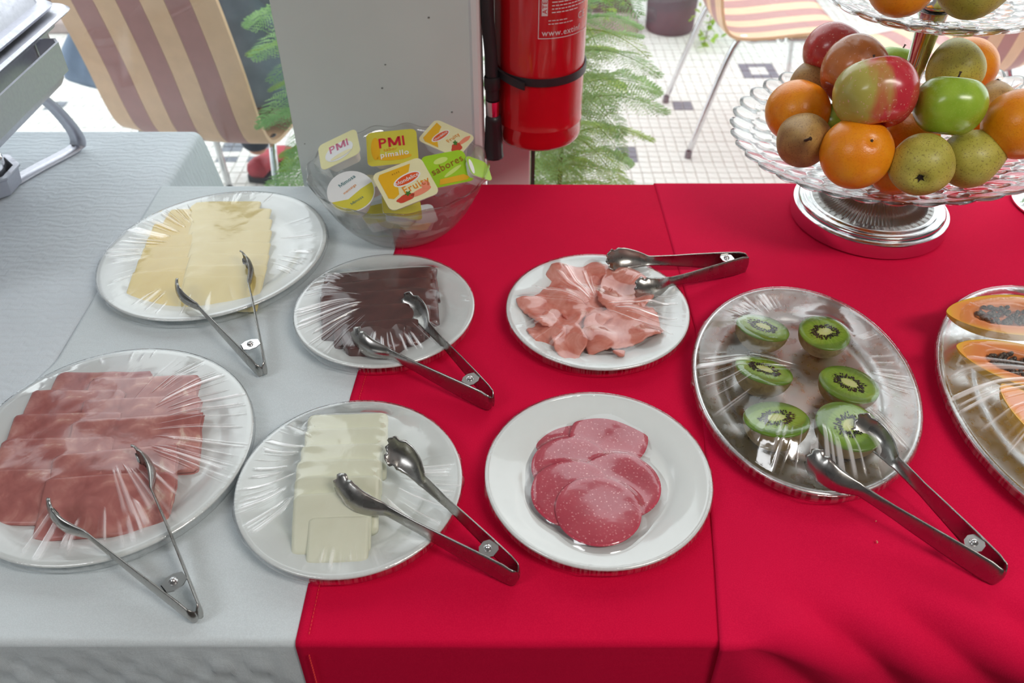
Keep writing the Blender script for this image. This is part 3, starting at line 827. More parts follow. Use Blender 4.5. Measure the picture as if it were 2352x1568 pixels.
papaya(tuple(P(2318, 722, zt + .052)), math.radians(-4), math.radians(16), .078, .036, .044, 'papaya half at the back of the right-hand steel tray, full of dark seeds')
papaya(tuple(P(2352, 838, zt + .050)), math.radians(-28), math.radians(14), .075, .036, .042, 'papaya half in the middle of the tray, veiled by film glare')
papaya(tuple(P(2412, 976, zt + .046)), math.radians(-70), math.radians(-5), .070, .036, .038, 'papaya piece at the front of the right-hand steel tray', cavity=False)

# ------------------------------------------------------------------ cling film
def film(key, label, sectors, zup=.0012, seed=0, sag=0.0, iters=380):
    c, a, b, ang, z, h = PL[key]; an = math.radians(ang); ca, sa = math.cos(an), math.sin(an)
    V = []; F = []
    for v, f in FOODS.get(key, []):
        n = len(V); V += v; F += [tuple(i + n for i in q) for q in f]
    bvh = BVHTree.FromPolygons([Vector(q) for q in V], F)
    N = 111; g = np.linspace(-1, 1, N); zr = z + h + .0008
    obs = np.full((N, N), z + .004); mask = np.zeros((N, N), bool)
    for i in range(N):
        for j in range(N):
            x, y = g[i], g[j]
            if x * x + y * y < .97 ** 2:
                mask[i, j] = True
                wx = c[0] + (x * a) * ca - (y * b) * sa; wy = c[1] + (x * a) * sa + (y * b) * ca
                hit = bvh.ray_cast(Vector((wx, wy, 2)), Vector((0, 0, -1)))
                if hit[0] is not None: obs[i, j] = max(obs[i, j], hit[0].z + zup)
    H = np.full((N, N), zr)
    H[mask] = np.maximum(H[mask], obs[mask])
    for k in range(iters):
        A = .25 * (np.roll(H, 1, 0) + np.roll(H, -1, 0) + np.roll(H, 1, 1) + np.roll(H, -1, 1)) - sag
        H = np.where(mask, np.maximum(A, obs), zr)
    for k in range(6):
        A = .25 * (np.roll(H, 1, 0) + np.roll(H, -1, 0) + np.roll(H, 1, 1) + np.roll(H, -1, 1)); H = np.where(mask, .5 * A + .5 * H, zr)
    nt, nr = 900, 46
    th = np.linspace(0, 2 * PI, nt, endpoint=False)
    rr = np.concatenate([np.linspace(.004, .96, nr - 8), [.975, .99, 1.002, 1.010, 1.012, 1.008, .998, .985]])
    v = []; cr = []
    rs = np.random.RandomState(seed)
    # crease strength by direction
    for k, r in enumerate(rr):
        X = r * np.cos(th); Y = r * np.sin(th)
        rc = min(r, .97)
        fi = (rc * np.cos(th) + 1) / 2 * (N - 1); fj = (rc * np.sin(th) + 1) / 2 * (N - 1)
        i0 = np.clip(fi.astype(int), 0, N - 2); j0 = np.clip(fj.astype(int), 0, N - 2); s = fi - i0; t = fj - j0
        hz = H[i0, j0] * (1 - s) * (1 - t) + H[i0 + 1, j0] * s * (1 - t) + H[i0, j0 + 1] * (1 - s) * t + H[i0 + 1, j0 + 1] * s * t
        if r > .97: hz = np.full(nt, zr)
        wx = c[0] + (X * a) * ca - (Y * b) * sa; wy = c[1] + (X * a) * sa + (Y * b) * ca
        W = np.degrees(np.arctan2(wy - c[1], wx - c[0])) % 360
        crease = np.zeros(nt)
        for si, (w0, w1, r0, r1, fq, am) in enumerate(sectors):
            d = (W - w0) % 360; span = (w1 - w0) % 360
            env = np.clip(np.minimum(d, span - d) / (.22 * span), 0, 1) * (d < span)
            sk = seed * 31 + si * 7
            # every crease starts and ends at its own radius
            s0 = r0 + .22 * (vnoise(W * fq * .37, sk + 1) - .3); s1 = r1 + .15 * (vnoise(W * fq * .45 + 50, sk + 2) - .7)
            rad = np.clip((r - s0) / .05, 0, 1) * np.clip((s1 - r) / .05, 0, 1)
            n1 = vnoise(W * fq + .6 * r, sk + 3); n2 = vnoise(W * fq * 2.3 + 10, sk + 4)
            rid = np.clip((n1 * .7 + n2 * .5 - .62) / .3, 0, 1) ** 1.5
            crease = np.maximum(crease, env * rad * rid * am)
        if r > .985:
            n1 = vnoise(W * 2.1, seed + 77); crease = np.maximum(crease, .10 * np.clip((n1 - .35) / .4, 0, 1))
        off = crease * .0016 + .0007 * (vnoise2(X * 4 + 20, Y * 4 + 20, seed + 3) - .3) * (r < .97) +   .0002 * (vnoise2(X * 14 + 30, Y * 14 + 30, seed + 4) - .5) * (r < .95)
        if r > 1.0:
            dn = {1.002: .000, 1.010: .003, 1.012: .006, 1.008: .0095, .998: .013, .985: .0145}[r]
        elif k >= nr - 2: dn = .013 if k == nr - 2 else .0145
        else: dn = 0
        bulge = 1 + (.003 * (vnoise(W * .8, seed + 9) ** 2) + .05 * np.clip(vnoise(W * .12, seed + 19) - .74, 0, 1)) * (1 if k > nr - 6 else 0)
        wx = c[0] + (wx - c[0]) * bulge; wy = c[1] + (wy - c[1]) * bulge
        for i in range(nt): v.append((wx[i] - c[0], wy[i] - c[1], hz[i] + off[i] - dn - z))
        cr += crease.tolist()
    f = []
    for k in range(nr - 1):
        for i in range(nt):
            j = (i + 1) % nt; f.append((k * nt + i, k * nt + j, (k + 1) * nt + j, (k + 1) * nt + i))
    o = mesh('cling_film', v, f, M['cling'], attr={'crease': cr}); o.location = (c[0], c[1], z)
    tag(o, label, 'cling film', None)
    PL[key] = PL[key] + (H,)
film('cheese', 'clear cling film stretched over the yellow cheese platter', [(120, 200, .55, .97, .55, 1), (320, 40, .60, .95, .5, .8), (200, 300, .70, .95, .4, .5), (60, 120, .8, .97, .5, .5)], seed=1)
film('ham', 'clear cling film stretched over the cured ham platter', [(330, 80, .40, .98, .6, 1), (250, 320, .62, .97, .4, .8), (80, 140, .82, .98, .4, .7), (285, 335, .35, .8, .35, .7)], seed=2)
film('paste', 'clear cling film stretched over the dark fruit paste plate', [(165, 250, .30, .97, .5, 1), (250, 330, .55, .9, .45, .8), (120, 175, .55, .97, .5, .5), (345, 20, .8, .95, .4, .7)], seed=3)
film('folded', 'clear cling film stretched over the folded ham plate', [(320, 20, .15, .97, .5, 1), (90, 170, .15, .8, .45, .8), (20, 60, .6, .95, .5, .5), (190, 240, .5, .95, .4, .25)], seed=4, sag=.00003)
film('fresh', 'clear cling film stretched over the white fresh cheese plate', [(125, 235, .5, .98, .45, .9), (310, 20, .5, .97, .4, .7), (235, 300, .75, .96, .4, .4)], seed=5)
film('salami', 'clear cling film stretched over the salami plate', [(305, 5, .72, .95, .4, .9), (60, 110, .8, .96, .4, .6), (20, 55, .8, .98, .4, .4), (225, 280, .8, .95, .3, .5)], seed=6, sag=.00012)
film('kiwi', 'clear cling film stretched over the kiwi tray', [(160, 215, .55, .98, .5, .9), (330, 40, .60, .98, .5, .9), (85, 125, .70, .98, .35, .8), (225, 330, .55, .95, .4, .6), (150, 200, .15, .5, .5, .5)], seed=7)
film('papaya', 'clear cling film stretched over the papaya tray', [(150, 275, .40, .97, .5, 1), (90, 150, .85, .98, .4, .6), (160, 230, .2, .5, .5, .6)], seed=8)

# ------------------------------------------------------------------ serving tongs
def tongs(tail, A, B, zt, label, group=None, zs=ZR, leanA=0.0, leanB=0.0, wmul=1.0):
    T0 = P(tail[0], tail[1], zs + .0135); A = P(A[0], A[1], zt); B = P(B[0], B[1], zt)
    e = empty('serving_tongs', (T0[0], T0[1], zs), (0, 0, 0), label, 'tongs', group)
    org = np.array([T0[0], T0[1], zs])
    mid = (A + B) / 2; ax = (mid - T0); ax[2] = 0; L = np.linalg.norm(ax); ax /= L; nn = np.array([-ax[1], ax[0], 0])
    rr = .0055
    sgn = 1 if (A - mid) @ nn > 0 else -1
    def width(s):
        return wmul * float(np.interp(s, [0, .012, .03, .08, .2, .45, .64, .72, .80, .88, .93, .97, 1.0], [.0068, .0104, .0132, .0156, .0148, .0112, .0078, .0072, .0118, .0158, .0152, .0160, .0138]))
    for tip, sg, lean in ((A, sgn, leanA), (B, -sgn, leanB)):
        S_ = np.concatenate([np.linspace(0, .05, 9)[:-1], np.linspace(.05, .70, 22)[:-1], np.linspace(.70, 1, 26)])
        rows = []; nt = 11
        start = T0 + nn * sg * rr + ax * rr
        for s in S_:
            if s < .05:
                a = s / .05 * PI / 2; c = T0 + ax * rr + nn * sg * rr * math.sin(a) - ax * rr * math.cos(a)
            else:
                u = (s - .05) / .95; c = start + (tip - start) * u + nn * sg * (.0012 * math.sin(PI * min(1, u))) + nn * sg * .006 * max(0, math.sin(PI * min(1, max(0, (u - .72) / .28))))
            rows.append(np.array(c))
        rows = np.array(rows); v = []
        for k, s in enumerate(S_):
            tg = rows[min(k + 1, len(rows) - 1)] - rows[max(k - 1, 0)]; tg /= np.linalg.norm(tg)
            out = np.cross(tg, [0, 0, 1]); out /= np.linalg.norm(out)
            if out @ nn * sg < 0: out = -out
            wdir = np.array([0, 0, 1.0])
            ln = lean * max(0, min(1, (s - .55) / .25))
            wd = wdir * math.cos(ln) + out * math.sin(ln); od = out * math.cos(ln) - wdir * math.sin(ln)
            w_ = width(s)
            claw = max(0, min(1, (s - .72) / .12))
            for j in range(nt):
                t = -1 + 2 * j / (nt - 1)
                cup = (.0016 + .004 * claw) * (1 - t * t)
                ww = w_
                if s > .90: ww = w_ * (1 + .10 * math.sin((s - .90) * 95))
                p = rows[k] + wd * t * ww + od * cup
                if s > .93: p = p + tg * (.0045 * abs(math.cos(1.5 * PI * t)) - .0035 * t * t) * ((s - .93) / .07)
                if s > .90: p = p + od * (-.0022 * ((s - .90) / .1) ** 2)
                v.append(p - org)
        o = mesh('arm', v, gridfaces(len(S_), nt), M['tongs_steel'], e)
        so = o.modifiers.new('thickness', 'SOLIDIFY'); so.thickness = .0012; so.offset = 0
    # locking bracket and rivet between the arms
    c = T0 + ax * L * .17 - org
    tiltz = (mid[2] - T0[2]) * .2
    hs = abs((A - B) @ nn) / 2; w2 = rr + (hs - rr) * .13 + .0004
    mb = MB()
    def at(u, s, z): return tuple(c + ax * u + nn * s + np.array([0, 0, z + tiltz]))
    for zz in (.0098, ):
        pts = [(-.008, -.0045), (-.008, .0045), (-.004, w2), (.006, w2), (.010, .004), (.010, -.004), (.006, -w2), (-.004, -w2)]
        v = [at(u, s, zz) for u, s in pts] + [at(u, s, zz + .0012) for u, s in pts]
        n = len(pts); mb.add(v, [tuple(range(n)), tuple(range(2 * n - 1, n - 1, -1))] + [(i, i + n, (i + 1) % n + n, (i + 1) % n) for i in range(n)])
    mb.add([at(u, s, z) for u, s, z in [(-.004, w2, .011), (.006, w2, .011), (.006, w2, -.006), (-.004, w2, -.006), (-.004, w2 - .001, .011), (.006, w2 - .001, .011), (.006, w2 - .001, -.006), (-.004, w2 - .001, -.006)]], [(0, 1, 2, 3), (7, 6, 5, 4), (0, 4, 5, 1), (3, 2, 6, 7), (0, 3, 7, 4), (1, 5, 6, 2)])
    mb.build('locking_bracket', M['rivet'], e, smooth=False)
    v, f = lathe([(.0001, .0026), (.0016, .0022), (.0030, .0012), (.0036, 0), (.0036, -.0008), (.0042, -.0009), (.0042, -.0016)], 20)
    cc = at(.002, 0, .0126)
    mesh('rivet', [(x + cc[0], y + cc[1], z + cc[2]) for x, y, z in v], f, M['rivet'], e)
    return e
G = 'steel serving tongs'
tongs((602, 850), (410, 652), (555, 588), ZW + .036, 'steel serving tongs resting on the yellow cheese platter', G, ZW, wmul=.8)
tongs((452, 1412), (118, 1158), (308, 1036), ZW + .040, 'steel serving tongs resting on the cured ham platter', G, ZW, wmul=.85)
tongs((1130, 922), (815, 768), (925, 690), ZR + .036, 'steel serving tongs resting on the dark fruit paste', G, ZR, -.3, .75, .95)
tongs((1715, 602), (1400, 600), (1462, 662), ZR + .034, 'steel serving tongs lying across the folded ham plate', G, ZR, .5, -.3)
tongs((1188, 1322), (778, 1108), (890, 1030), ZR + .052, 'steel serving tongs resting on the white fresh cheese', G, ZR, -.35, .7)
tongs((2302, 1322), (1862, 1050), (1968, 972), ZR2 + .050, 'steel serving tongs resting on the front kiwi half', G, ZR2, -.35, .7)

# two crumbs near the kiwi tongs
for (px, py) in ((2012, 1198), (2013, 1247)):
    pass

# ------------------------------------------------------------------ glass bowl with jam packs
def glass_bowl():
    c = (-.1735, 1.128); R = .137; h = .095
    e = empty('glass_bowl', (c[0], c[1], ZR), (0, 0, 0), 'clear glass bowl with a scalloped rim, filled with small spread packs', 'bowl')
    out = [(.0005, 0), (.070, 0), (.082, .003), (.096, .018), (.111, .040), (.119, .058), (.123, .066), (.130, .078), (.134, .088), (.1375, .0945), (.1385, .0965)]
    inn = [(.137, .0985), (.1340, .0965), (.1285, .085), (.124, .074), (.118, .064), (.1145, .056), (.106, .038), (.092, .020), (.078, .0075), (.0005, .0065)]
    prof = out + inn
    def rf(a, k, r, z):
        zz = z / h
        w = max(0, (zz - .62) / .38)
        r2 = r * (1 + .010 * w * math.cos(16 * a)); z2 = z + .0020 * w * math.cos(16 * a)
        # row of pressed dimples under the rim
        if k < len(out): r2 += .0022 * math.exp(-((zz - .66) / .07) ** 2) * max(0, math.cos(32 * a))
        return r2, z2
    v, f = lathe(prof, 192, rf)
    outward(mesh('bowl_glass', v, f, M['bowl_glass'], e))
glass_bowl()
def ptm(name, col, rough=.35, **k): M[name] = plain(name, col, rough, var=.02, bump=.0, **k)
ptm('pack_white', (.80, .82, .82)); ptm('pack_yellow', srgb(214, 204, 72)); ptm('pack_gold', srgb(232, 178, 28)); ptm('pack_green', srgb(160, 205, 30)); ptm('pack_cream', srgb(232, 226, 180)); ptm('pack_pale', srgb(226, 222, 160))
ptm('ink_red', srgb(205, 25, 50)); ptm('ink_pink', srgb(200, 90, 130)); ptm('ink_orange', srgb(228, 140, 20)); ptm('ink_redorange', srgb(225, 85, 30)); ptm('ink_brown', srgb(150, 90, 30)); ptm('ink_teal', srgb(70, 120, 125)); ptm('ink_white', (.85, .85, .83)); ptm('ink_fruit', srgb(205, 70, 45)); ptm('ink_leaf', srgb(60, 120, 40)); ptm('ink_peach', srgb(236, 140, 110)); ptm('ink_lime', srgb(205, 225, 120))
def rrect(w, h, r, n=5):
    pts = []
    for cx, cy, a0 in ((w - r, h - r, 0), (-w + r, h - r, 90), (-w + r, -h + r, 180), (w - r, -h + r, 270)):
        for k in range(n): a = math.radians(a0 + 90 * k / (n - 1)); pts.append((cx + r * math.cos(a), cy + r * math.sin(a)))
    return pts
def flatpoly(name, pts, z, mat, parent, M4=None, n=1):
    """printed patch: thin flat polygon just above the lid"""
    v = [(x, y, z) for x, y in pts] + [(x, y, z - .0001) for x, y in pts]; m = len(pts)
    f = [tuple(range(m))] + [(i, i + m, (i + 1) % m + m, (i + 1) % m) for i in range(m)]
    return mesh(name, v, f, M[mat], parent, smooth=False)
def blob(cx, cy, a, b, rot=0, n=24, wob=0, seed=0):
    return [(cx + (a * math.cos(t) * math.cos(rot) - b * math.sin(t) * math.sin(rot)) * (1 + wob * math.sin(5 * t + seed)), cy + (a * math.cos(t) * math.sin(rot) + b * math.sin(t) * math.cos(rot)) * (1 + wob * math.sin(5 * t + seed))) for t in np.linspace(0, 2 * PI, n, endpoint=False)]
def lettering(txt, size, cx, cy, z, mat, parent, rot=0, bold=.0, sx=1, shear=0):
    v, f = text_geo(txt, size, bold=bold, sx=sx, shear=shear)
    c, s_ = math.cos(rot), math.sin(rot)
    return mesh('lettering', [(cx + x * c - y * s_, cy + x * s_ + y * c, z) for x, y in v], f, M[mat], parent, smooth=False)
def pack(C, eul, w, h, lidmat, label, depth=.022, bodymat='pack_white', round_=False):
    R = Euler(eul).to_matrix()
    e = empty('spread_pack', C, eul, label, 'jam pack', 'spread packs in the glass bowl')
    if round_: lid = [(w * math.cos(a), w * math.sin(a)) for a in np.linspace(0, 2 * PI, 40, endpoint=False)]
    else: lid = rrect(w, h, .009)
    m = len(lid); ins = .86
    lay = [(1, 0), (1, -.0012), (ins, -.0016), (ins * .97, -.006), (ins * .80, -depth), (0.02, -depth)]
    v = []; f = []
    for k, (q, z) in enumerate(lay): v += [(x * q, y * q, z) for x, y in lid]
    for k in range(len(lay) - 1):
        for i in range(m): j = (i + 1) % m; f.append((k * m + i, (k + 1) * m + i, (k + 1) * m + j, k * m + j))
    o = mesh('cup', v, f, M[bodymat], e); autosmooth(o, 50)
    mesh('lid', [(x, y, .0004) for x, y in lid] + [(x * 1.0, y * 1.0, -.0001) for x, y in lid] , [tuple(range(m))] + [(i, i + m, (i + 1) % m + m, (i + 1) % m) for i in range(m)], M[lidmat], e, smooth=False)
    return e
Z1 = .0007; Z2 = .0010; Z3 = .0013
p = pack((-.2612, 1.132, .877), (.302, -.413, -.126 + .25), .0334, .0268, 'pack_pale', 'pale cream spread pack lettered PMI in pink, leaning at the left rim')
flatpoly('print', blob(.0, -.004, .024, .017, .1), Z1, 'pack_white', p); lettering('PMI', .021, .002, .006, Z2, 'ink_pink', p, .05, .0006); flatpoly('print', blob(.002, -.013, .018, .004, .1), Z2, 'pack_cream', p)
p = pack((-.1842, 1.1555, .868), (.439, -.056, .10), .0390, .0315, 'pack_yellow', 'yellow spread pack lettered PMI in red, at the back middle of the bowl')
flatpoly('print', blob(-.0255, .0, .007, .021), Z1, 'pack_gold', p); flatpoly('print', blob(.002, -.018, .027, .006), Z1, 'pack_gold', p)
lettering('PMI', .026, .001, .010, Z2, 'ink_red', p, .05, .0009); lettering('sabor', .0085, -.003, -.003, Z2, 'ink_orange', p, .05, .0001); lettering('pimallo', .0135, .003, -.012, Z2, 'ink_white', p, .05, .0004)
p = pack((-.1033, 1.1951, .863), (.191, .207, -.45), .0365, .0290, 'pack_cream', 'orange and white fruit spread pack at the back right of the bowl')
flatpoly('print', [(-.031, -.020), (-.024, -.0255), (.0, -.0255), (-.014, -.006), (-.020, .018), (-.031, .022)], Z1, 'pack_gold', p); flatpoly('print', blob(-.010, -.001, .007, .019, -.25), Z1 + .0001, 'ink_white', p); flatpoly('print', blob(-.010, -.001, .0055, .0165, -.25), Z2, 'ink_redorange', p)
lettering('Mondelice', .0066, -.010, -.001, Z3, 'ink_white', p, 1.35, .0001); lettering('Fruity', .010, .008, .006, Z2, 'ink_orange', p, 1.35, .0003)
flatpoly('print', blob(.024, -.010, .008, .011, .2, wob=.1), Z1, 'ink_fruit', p); flatpoly('print', blob(.026, .012, .004, .013, -.2, wob=.05), Z1, 'ink_peach', p); flatpoly('print', blob(.017, -.002, .003, .005, .6, wob=.3), Z2, 'ink_leaf', p)
p = pack((-.1513, 1.0362, .874), (.50, -.12, .50), .0385, .0325, 'pack_cream', 'orange fruit spread pack lying at the front, on top of the others')
flatpoly('print', [(-.0325, -.012), (-.0325, .022), (-.028, .0275), (.020, .0275), (.012, .016), (-.006, .012), (-.012, .0), (-.016, -.012), (-.026, -.016)], Z1, 'pack_gold', p)
flatpoly('print', blob(.005, .006, .022, .0085, .12), Z1 + .0001, 'ink_white', p); flatpoly('print', blob(.005, .006, .0195, .0066, .12), Z2, 'ink_redorange', p)
lettering('Mondelice', .0086, .005, .006, Z3, 'ink_white', p, .10, .0002); lettering('Fruity', .0160, .012, -.0075, Z2, 'ink_orange', p, .08, .0004); lettering('A S A E', .004, -.006, .021, Z2, 'ink_brown', p, .05)
flatpoly('print', blob(-.010, -.021, .014, .0055, .05, wob=.08), Z1, 'ink_fruit', p); flatpoly('print', blob(.014, -.020, .017, .0045, .1), Z1, 'ink_peach', p); flatpoly('print', blob(.025, -.013, .0065, .006), Z2, 'ink_peach', p); flatpoly('print', blob(-.004, -.0155, .004, .003, .3, wob=.35), Z2, 'ink_leaf', p)
p = pack((-.0965, 1.108, .858), (.46, .02, .42), .0345, .0290, 'pack_green', 'lime green spread pack at the right, behind the orange one')
flatpoly('print', blob(-.006, .016, .012, .005, .2), Z1, 'ink_lime', p); lettering('sabores', .0165, .0, .006, Z2, 'ink_brown', p, .30, .0003, shear=.2); flatpoly('print', blob(.006, -.006, .018, .003, .45), Z1, 'ink_lime', p)
flatpoly('print', [(-.022, -.0255), (.022, -.0255), (.028, -.021), (.020, -.015), (-.018, -.016)], Z1, 'pack_gold', p)
p = pack((-.0500, 1.118, .853), (.35, .55, .45), .021, .020, 'pack_green', 'small green and white pack pressed against the right side of the bowl')
flatpoly('print', blob(-.015, -.002, .004, .015), Z1, 'ink_white', p)
p = pack((-.2330, 1.046, .856), (.42, -.22, .55), .0345, .0345, 'pack_white', 'round white and yellow butter cup at the left of the bowl', depth=.036, round_=True)
flatpoly('print', [(.033 * math.cos(a), .033 * math.sin(a)) for a in np.linspace(PI * 1.02, PI * 1.98, 24)] + [(.014, -.004), (-.010, -.010)], Z1, 'pack_yellow', p)
lettering('Mimosa', .0085, .004, .018, Z2, 'ink_teal', p, .15, .0003); lettering('manteiga', .0058, .0, .004, Z2, 'ink_orange', p, .2, .0001); lettering('Mimosa', .0065, .0, -.018, Z2, 'ink_teal', p, .12, .0001)
for k, (C, eul, lm, lab) in enumerate([((-.166, 1.075, .812), (.15, .3, .2), 'pack_yellow', 'yellow lidded pack under the orange one, half hidden'), ((-.225, 1.15, .812), (-.1, .2, 1.1), 'pack_cream', 'cream pack in the lower layer at the back left of the bowl'),
        ((-.115, 1.165, .812), (.1, -.2, .6), 'pack_white', 'white pack in the lower layer at the back right of the bowl'), ((-.208, 1.098, .786), (.0, .1, 2.0), 'pack_yellow', 'yellow lidded pack low in the bowl at the left, seen through the glass'), ((-.148, 1.095, .784), (.05, .0, .3), 'pack_white', 'white pack at the bottom right of the bowl')]):
    pack(C, eul, .030, .025, lm, lab, depth=.02)

# ------------------------------------------------------------------ two-tier fruit stand
FS = (.569, 1.135)
def fruit_stand():
    e = empty('fruit_stand', (FS[0], FS[1], ZR2), (0, 0, 0), 'two-tier fruit stand with scalloped glass trays on an embossed pewter foot', 'fruit stand')
    v, f = lathe([(.0005, 0), (.1165, 0), (.1185, .002), (.1185, .022), (.1175, .025), (.113, .0275), (.110, .0270), (.0005, .024)], 128)
    o = mesh('foot_band', v, f, M['silver_rim'], e); autosmooth(o, 40)
    v, f = lathe([(.109, .026), (.1115, .0300), (.108, .0335), (.1035, .0340), (.100, .0325), (.0985, .0345), (.095, .0365), (.092, .0350)], 128)
    mesh('foot_molding', v, f, M['silver_rim'], e)
    prof = [(r, .0350 + .052 * (1 - (r - .022) / .070) ** 2.1) for r in np.linspace(.092, .022, 34)]
    nf = 44
    def rf(a, k, r, z):
        q = (r - .022) / .070
        ph = nf * a; c = math.cos(ph)
        if q > .42:  # leaf tips and loops on the outer part
            lp = abs(c) - (.25 + .75 * (1 - (q - .42) / .58) * .9); rel = .0032 * max(0, 1 - abs(lp) * 3.2)
            if q > .86: rel = .0014 * max(0, 1 - abs((q - .93) / .07)) * (1 if c > 0 else .2)
        else: rel = .0024 * max(0, c)
        return r, z + rel
    v, f = lathe(prof, 528, rf); mesh('embossed_dome', v, f, M['pewter'], e)
    v, f = lathe([(.024, .080), (.020, .094), (.019, .108), (.024, .116), (.036, .121), (.036, .1245), (.0005, .1245)], 48); mesh('neck', v, f, M['pewter'], e)
    def tray(name, R, z0, z1, nsc, ax, ay):
        n = nsc * 12
        rs = np.linspace(.03, 1, 46); top = []; 
        def zf(q): return z0 + (z1 - z0) * (.10 * q + .90 * q ** 2.6)
        v = []; rows = []
        for side in (0, 1):
            seq = rs if side == 0 else rs[::-1]
            for q in seq:
                row = []
                for i in range(n):
                    a = 2 * PI * i / n
                    sc = abs(math.sin(nsc * a / 2)) if True else 0
                    ring = max(0.0, (q - .34) / .66)
                    kk = ring * 5.0; cell = kk - math.floor(kk); off = (int(math.floor(kk)) % 2) * PI / 2
                    d = 0
                    if ring > 0:
                        u = (nsc * a / (2 * PI) + (.5 if int(math.floor(kk)) % 2 else 0)) % 1 - .5
                        d = math.sqrt(max(0.0, 1 - (2.0 * u) ** 2 * 1.02 - (2 * (cell - .5)) ** 2 * 1.02))
                    rr = R * q * (1 + (.040 * (sc - .5) * max(0, (q - .85) / .15)))
                    th = .0045 + .0012 * ring
                    if side == 0: z = zf(q) + .0016 * d + (.004 * sc * max(0, (q - .88) / .12))
                    else: z = zf(q) - th + .0038 * (1 - d) * (ring > 0) + (.004 * sc * max(0, (q - .88) / .12)) - .0008 * ring
                    row.append((rr * math.cos(a), rr * math.sin(a), z))
                v += row
        m = len(rs) * 2; f = []
        for k in range(m):
            k2 = (k + 1) % m
            for i in range(n): j = (i + 1) % n; f.append((k * n + i, k * n + j, k2 * n + j, k2 * n + i))
        v = [(x, y, z + ax * x + ay * y) for x, y, z in v]   # the tray sits slightly askew on its stem
        return outward(mesh(name, v, f, M['glass'], e))
    tray('lower_tray', .234, .124, .1655, 38, .12, -.02)
    tray('upper_tray', .156, .328, .3570, 26, .04, 0)
    v, f = lathe([(.0195, .134), (.0185, .150), (.0150, .175), (.0130, .200), (.0125, .230), (.0135, .260), (.0155, .290), (.0190, .320), (.022, .328)], 48)
    mesh('stem', v, f, M['chrome'], e)
    v, f = lathe([(.034, .1290), (.034, .1345), (.022, .139), (.0195, .142), (.0005, .142)], 40); mesh('tray_washer', v, f, M['silver_rim'], e)
    v, f = lathe([(.0005, .3300), (.020, .3300), (.020, .337), (.008, .340), (.006, .36), (.0005, .40)], 32); mesh('finial', v, f, M['chrome'], e)
fruit_stand()

def fruit_skin(name, base, spots, sp_amt, rough, bscale, bstr, sc=26, spsc=420):
    t = NT(name); c = t.coord(); n = t.noise(c, sc, 4, .55, .4)
    col = t.ramp(n, base)
    s1 = t.ramp(t.noise(c, spsc, 2, .6), [(.56, 0), (.66, 1)])
    col = t.mix(t.math('MULTIPLY', s1, sp_amt), col, spots)
    return t.pbr(col, rough, 0, t.bump(t.noise(c, bscale, 2), bstr, .0006), **{'Subsurface Weight': .08, 'Subsurface Scale': .004, 'Coat Weight': .15, 'Coat Roughness': .25})
M['orange_peel'] = fruit_skin('orange_peel', [(.3, srgb(244, 138, 12)), (.7, srgb(254, 166, 30))], srgb(205, 92, 6), .25, .32, 420, .55)
M['pear_skin'] = fruit_skin('pear_skin', [(.3, srgb(172, 166, 62)), (.7, srgb(206, 198, 96))], srgb(120, 98, 46), .6, .5, 200, .15)
M['pear_brown'] = fruit_skin('russet_pear_skin', [(.3, srgb(150, 108, 62)), (.7, srgb(196, 160, 92))], srgb(112, 76, 44), .6, .55, 200, .2)
M['apple_green'] = fruit_skin('green_apple_skin', [(.3, srgb(138, 178, 40)), (.7, srgb(170, 204, 72))], srgb(180, 205, 90), .35, .22, 120, .03)
def red_apple(name, yel, red, lo, hi):
    t = NT(name); c = t.coord(); sep = t.N('ShaderNodeSeparateXYZ', {0: c})
    n = t.noise(t.coord(scale=(1, 1, .3)), 28, 4, .6, .3)
    g = t.math('ADD', t.math('MULTIPLY', sep.outputs[0], 12.0), t.math('MULTIPLY', t.math('SUBTRACT', n, .5), .9))
    g = t.math('ADD', g, .5 if 'two' not in name else .72)
    col = t.mix(t.ramp(g, [(lo, 0), (hi, 1)]), yel, red)
    s1 = t.ramp(t.noise(t.coord(), 260, 1), [(.66, 0), (.72, 1)])
    col = t.mix(t.math('MULTIPLY', s1, .5), col, srgb(240, 190, 170))
    return t.pbr(col, .24, 0, t.bump(t.noise(t.coord(), 90, 2), .03, .001), **{'Coat Weight': .2, 'Coat Roughness': .15})
M['apple_mix'] = red_apple('two_tone_apple_skin', srgb(190, 180, 88), srgb(204, 52, 66), .30, .62)
M['apple_red'] = red_apple('red_apple_skin', srgb(196, 70, 66), srgb(182, 44, 66), .2, .8)
M['peach'] = red_apple('blushed_apple_skin', srgb(196, 120, 66), srgb(196, 84, 72), .1, .7)
M['stem_brown'] = plain('fruit_stem', srgb(70, 48, 34), .8)
M['calyx'] = plain('fruit_calyx', srgb(46, 34, 26), .9)
def axis_rot(d, spin=0):
    d = Vector(d).normalized(); q = Vector((0, 0, 1)).rotation_difference(d)
    return (q.to_matrix() @ Matrix.Rotation(spin, 3, 'Z')).to_euler()
